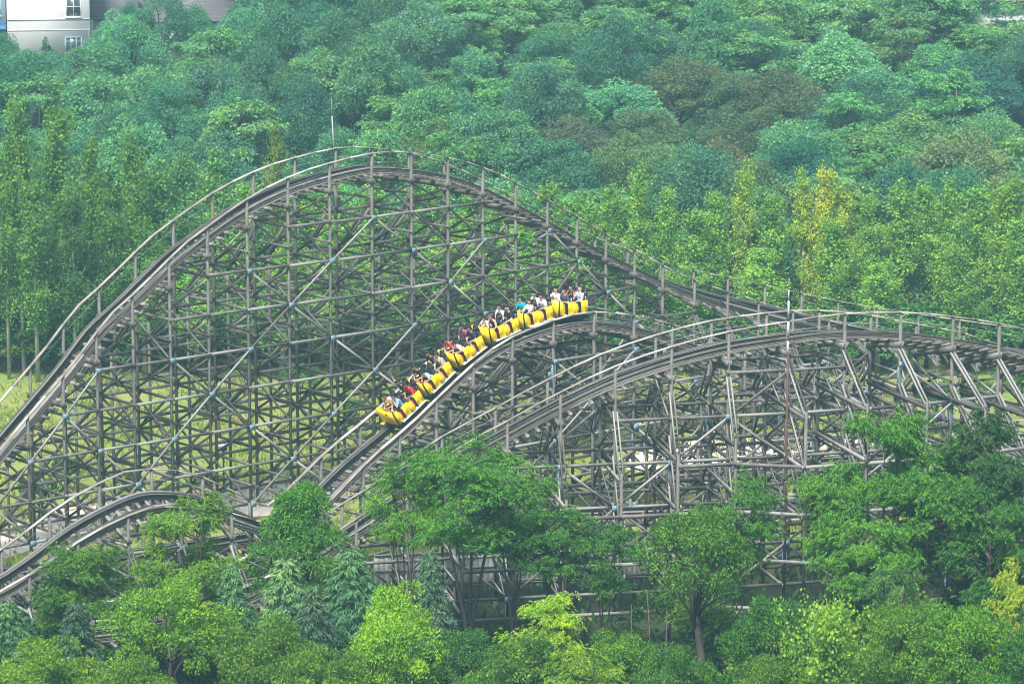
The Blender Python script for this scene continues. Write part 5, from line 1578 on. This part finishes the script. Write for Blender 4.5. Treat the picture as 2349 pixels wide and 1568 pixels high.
rh = np.random.default_rng(42)
cnt = 0
def zone(x):
    return "left" if x < 780 else ("middle" if x < 1560 else "right")
Y = 211.0
row = 0
while Y < 306:
    n = int((Y * 0.34 + 8) / 5.5)
    for k in range(n):
        X = -(Y * 0.17 + 4) + (k + (row % 2) * 0.5 + rh.uniform(-0.3, 0.3)) * 5.5
        Yd = Y + rh.uniform(-2.2, 2.2)
        if any(math.hypot((X - t[0]), (Yd - t[1]) * 0.8) < t[2] + 0.8 for t in taken): continue
        h = rh.uniform(6.4, 10.6); w = rh.uniform(5.2, 8.0)
        px, py = project((X, Yd, terr(X, Yd) + h))
        # houses stay in view
        lim = None
        if -60 < px < 228 and Yd < 271.5: lim = 118
        elif 200 < px < 300 and Yd < 281: lim = 55
        elif 300 < px < 565 and Yd < 285: lim = 62
        elif 2215 < px < 2400 and Yd < 288: lim = 52
        if lim is not None and py < lim:
            h -= (lim - py) / F * Yd
            if h < 3.0: continue
            w = min(w, h * 1.0)
        if -70 < px < 560 and 270 < Yd < 294 : continue
        if 2200 < px < 2420 and 284 < Yd < 296: continue
        left = px < 800
        r = rh.random()
        if left: sp = 'dome' if r < 0.62 else ('dark' if r < 0.78 else ('tier' if r < 0.9 else 'light'))
        elif py < 140: sp = 'tier' if r < 0.60 else ('dark' if r < 0.75 else ('light' if r < 0.9 else 'dome'))
        else: sp = 'tier' if r < 0.30 else ('dome' if r < 0.58 else ('dark' if r < 0.78 else ('light' if r < 0.9 else 'olive')))
        col = np.array(HILL_SPECIES[sp]['col']) * rh.uniform(0.9, 1.3) * np.array([rh.uniform(0.9, 1.25), 1, rh.uniform(0.85, 1.1)])
        lab = "%s in the %s of the wooded hillside" % (HILL_SPECIES[sp]['lab'], zone(px) if zone(px) == "middle" else zone(px) + " part")
        hill_tree(sp, cnt, X, Yd, h, w, tuple(col), lab, lab.replace(" tree ", " trees "), 0.0)
        cnt += 1
    Y += 5.4; row += 1
print("hill trees", cnt)

# --- rough grass and weeds, one uncountable mass
def grass():
    rng = np.random.default_rng(9)
    n = 26000
    X = rng.uniform(-36, 22, n); Yy = rng.uniform(150, 209, n)
    c = np.stack([X, Yy, np.zeros(n)], 1)
    keep = rng.random(n) < (0.45 + 0.5 * np.sin(X * 0.7 + np.sin(Yy * 0.5) * 2) * np.cos(Yy * 0.33))
    c = c[keep]; m = len(c)
    V, Fq, off = [], [], 0
    for k in range(3):
        ax = rng.normal(size=(m, 3)) * 0.45 + np.array([0, 0, 1.0]); nr = rng.normal(size=(m, 3))
        v, f = kites(c + rng.normal(size=(m, 3)) * np.array([.12, .12, 0]), ax, nr, rng.uniform(0.15, 0.5, m), rng.uniform(0.05, 0.12, m), 0.2)
        V.append(v); Fq.append(f + off); off += len(v)
    o = link("grass", arrays_mesh("grass", np.concatenate(V), np.concatenate(Fq), [M['leaf']]))
    colour(o, (0.19, 0.30, 0.045), 0.5, (0.34, 0.27, 0.10))
    tag(o, "rough tall grass and weeds covering the ground behind the coaster", "grass", kind="stuff")
    # ground cover under the front trees
    n = 14000
    X = rng.uniform(-30, 30, n); Yy = rng.uniform(108, 150, n)
    c = np.stack([X, Yy, np.zeros(n)], 1)
    ax = rng.normal(size=(n, 3)) * 0.6 + np.array([0, 0, 0.9]); nr = rng.normal(size=(n, 3))
    v, f = kites(c, ax, nr, rng.uniform(0.25, 0.7, n), rng.uniform(0.1, 0.25, n), 0.2)
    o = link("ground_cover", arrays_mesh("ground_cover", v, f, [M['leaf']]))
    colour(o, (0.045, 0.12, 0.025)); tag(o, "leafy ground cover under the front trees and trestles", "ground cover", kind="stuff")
grass()

# ------------------------------------------------------------------ haze
def haze():
    m = bpy.data.materials.new("hazy_air"); m.use_nodes = True
    n = m.node_tree.nodes; l = m.node_tree.links
    for x in list(n):
        if x.type == 'BSDF_PRINCIPLED': n.remove(x)
    pv = n.new("ShaderNodeVolumePrincipled")
    pv.inputs["Color"].default_value = (*HAZE_COLOR, 1)
    pv.inputs["Density"].default_value = HAZE_DENSITY
    pv.inputs["Anisotropy"].default_value = 0.0
    l.new(pv.outputs[0], n["Material Output"].inputs["Volume"])
    o = MB().box((-440, -110, -1.5), (440, 660, 62)).build("haze", m)
    tag(o, kind="stuff")
haze()
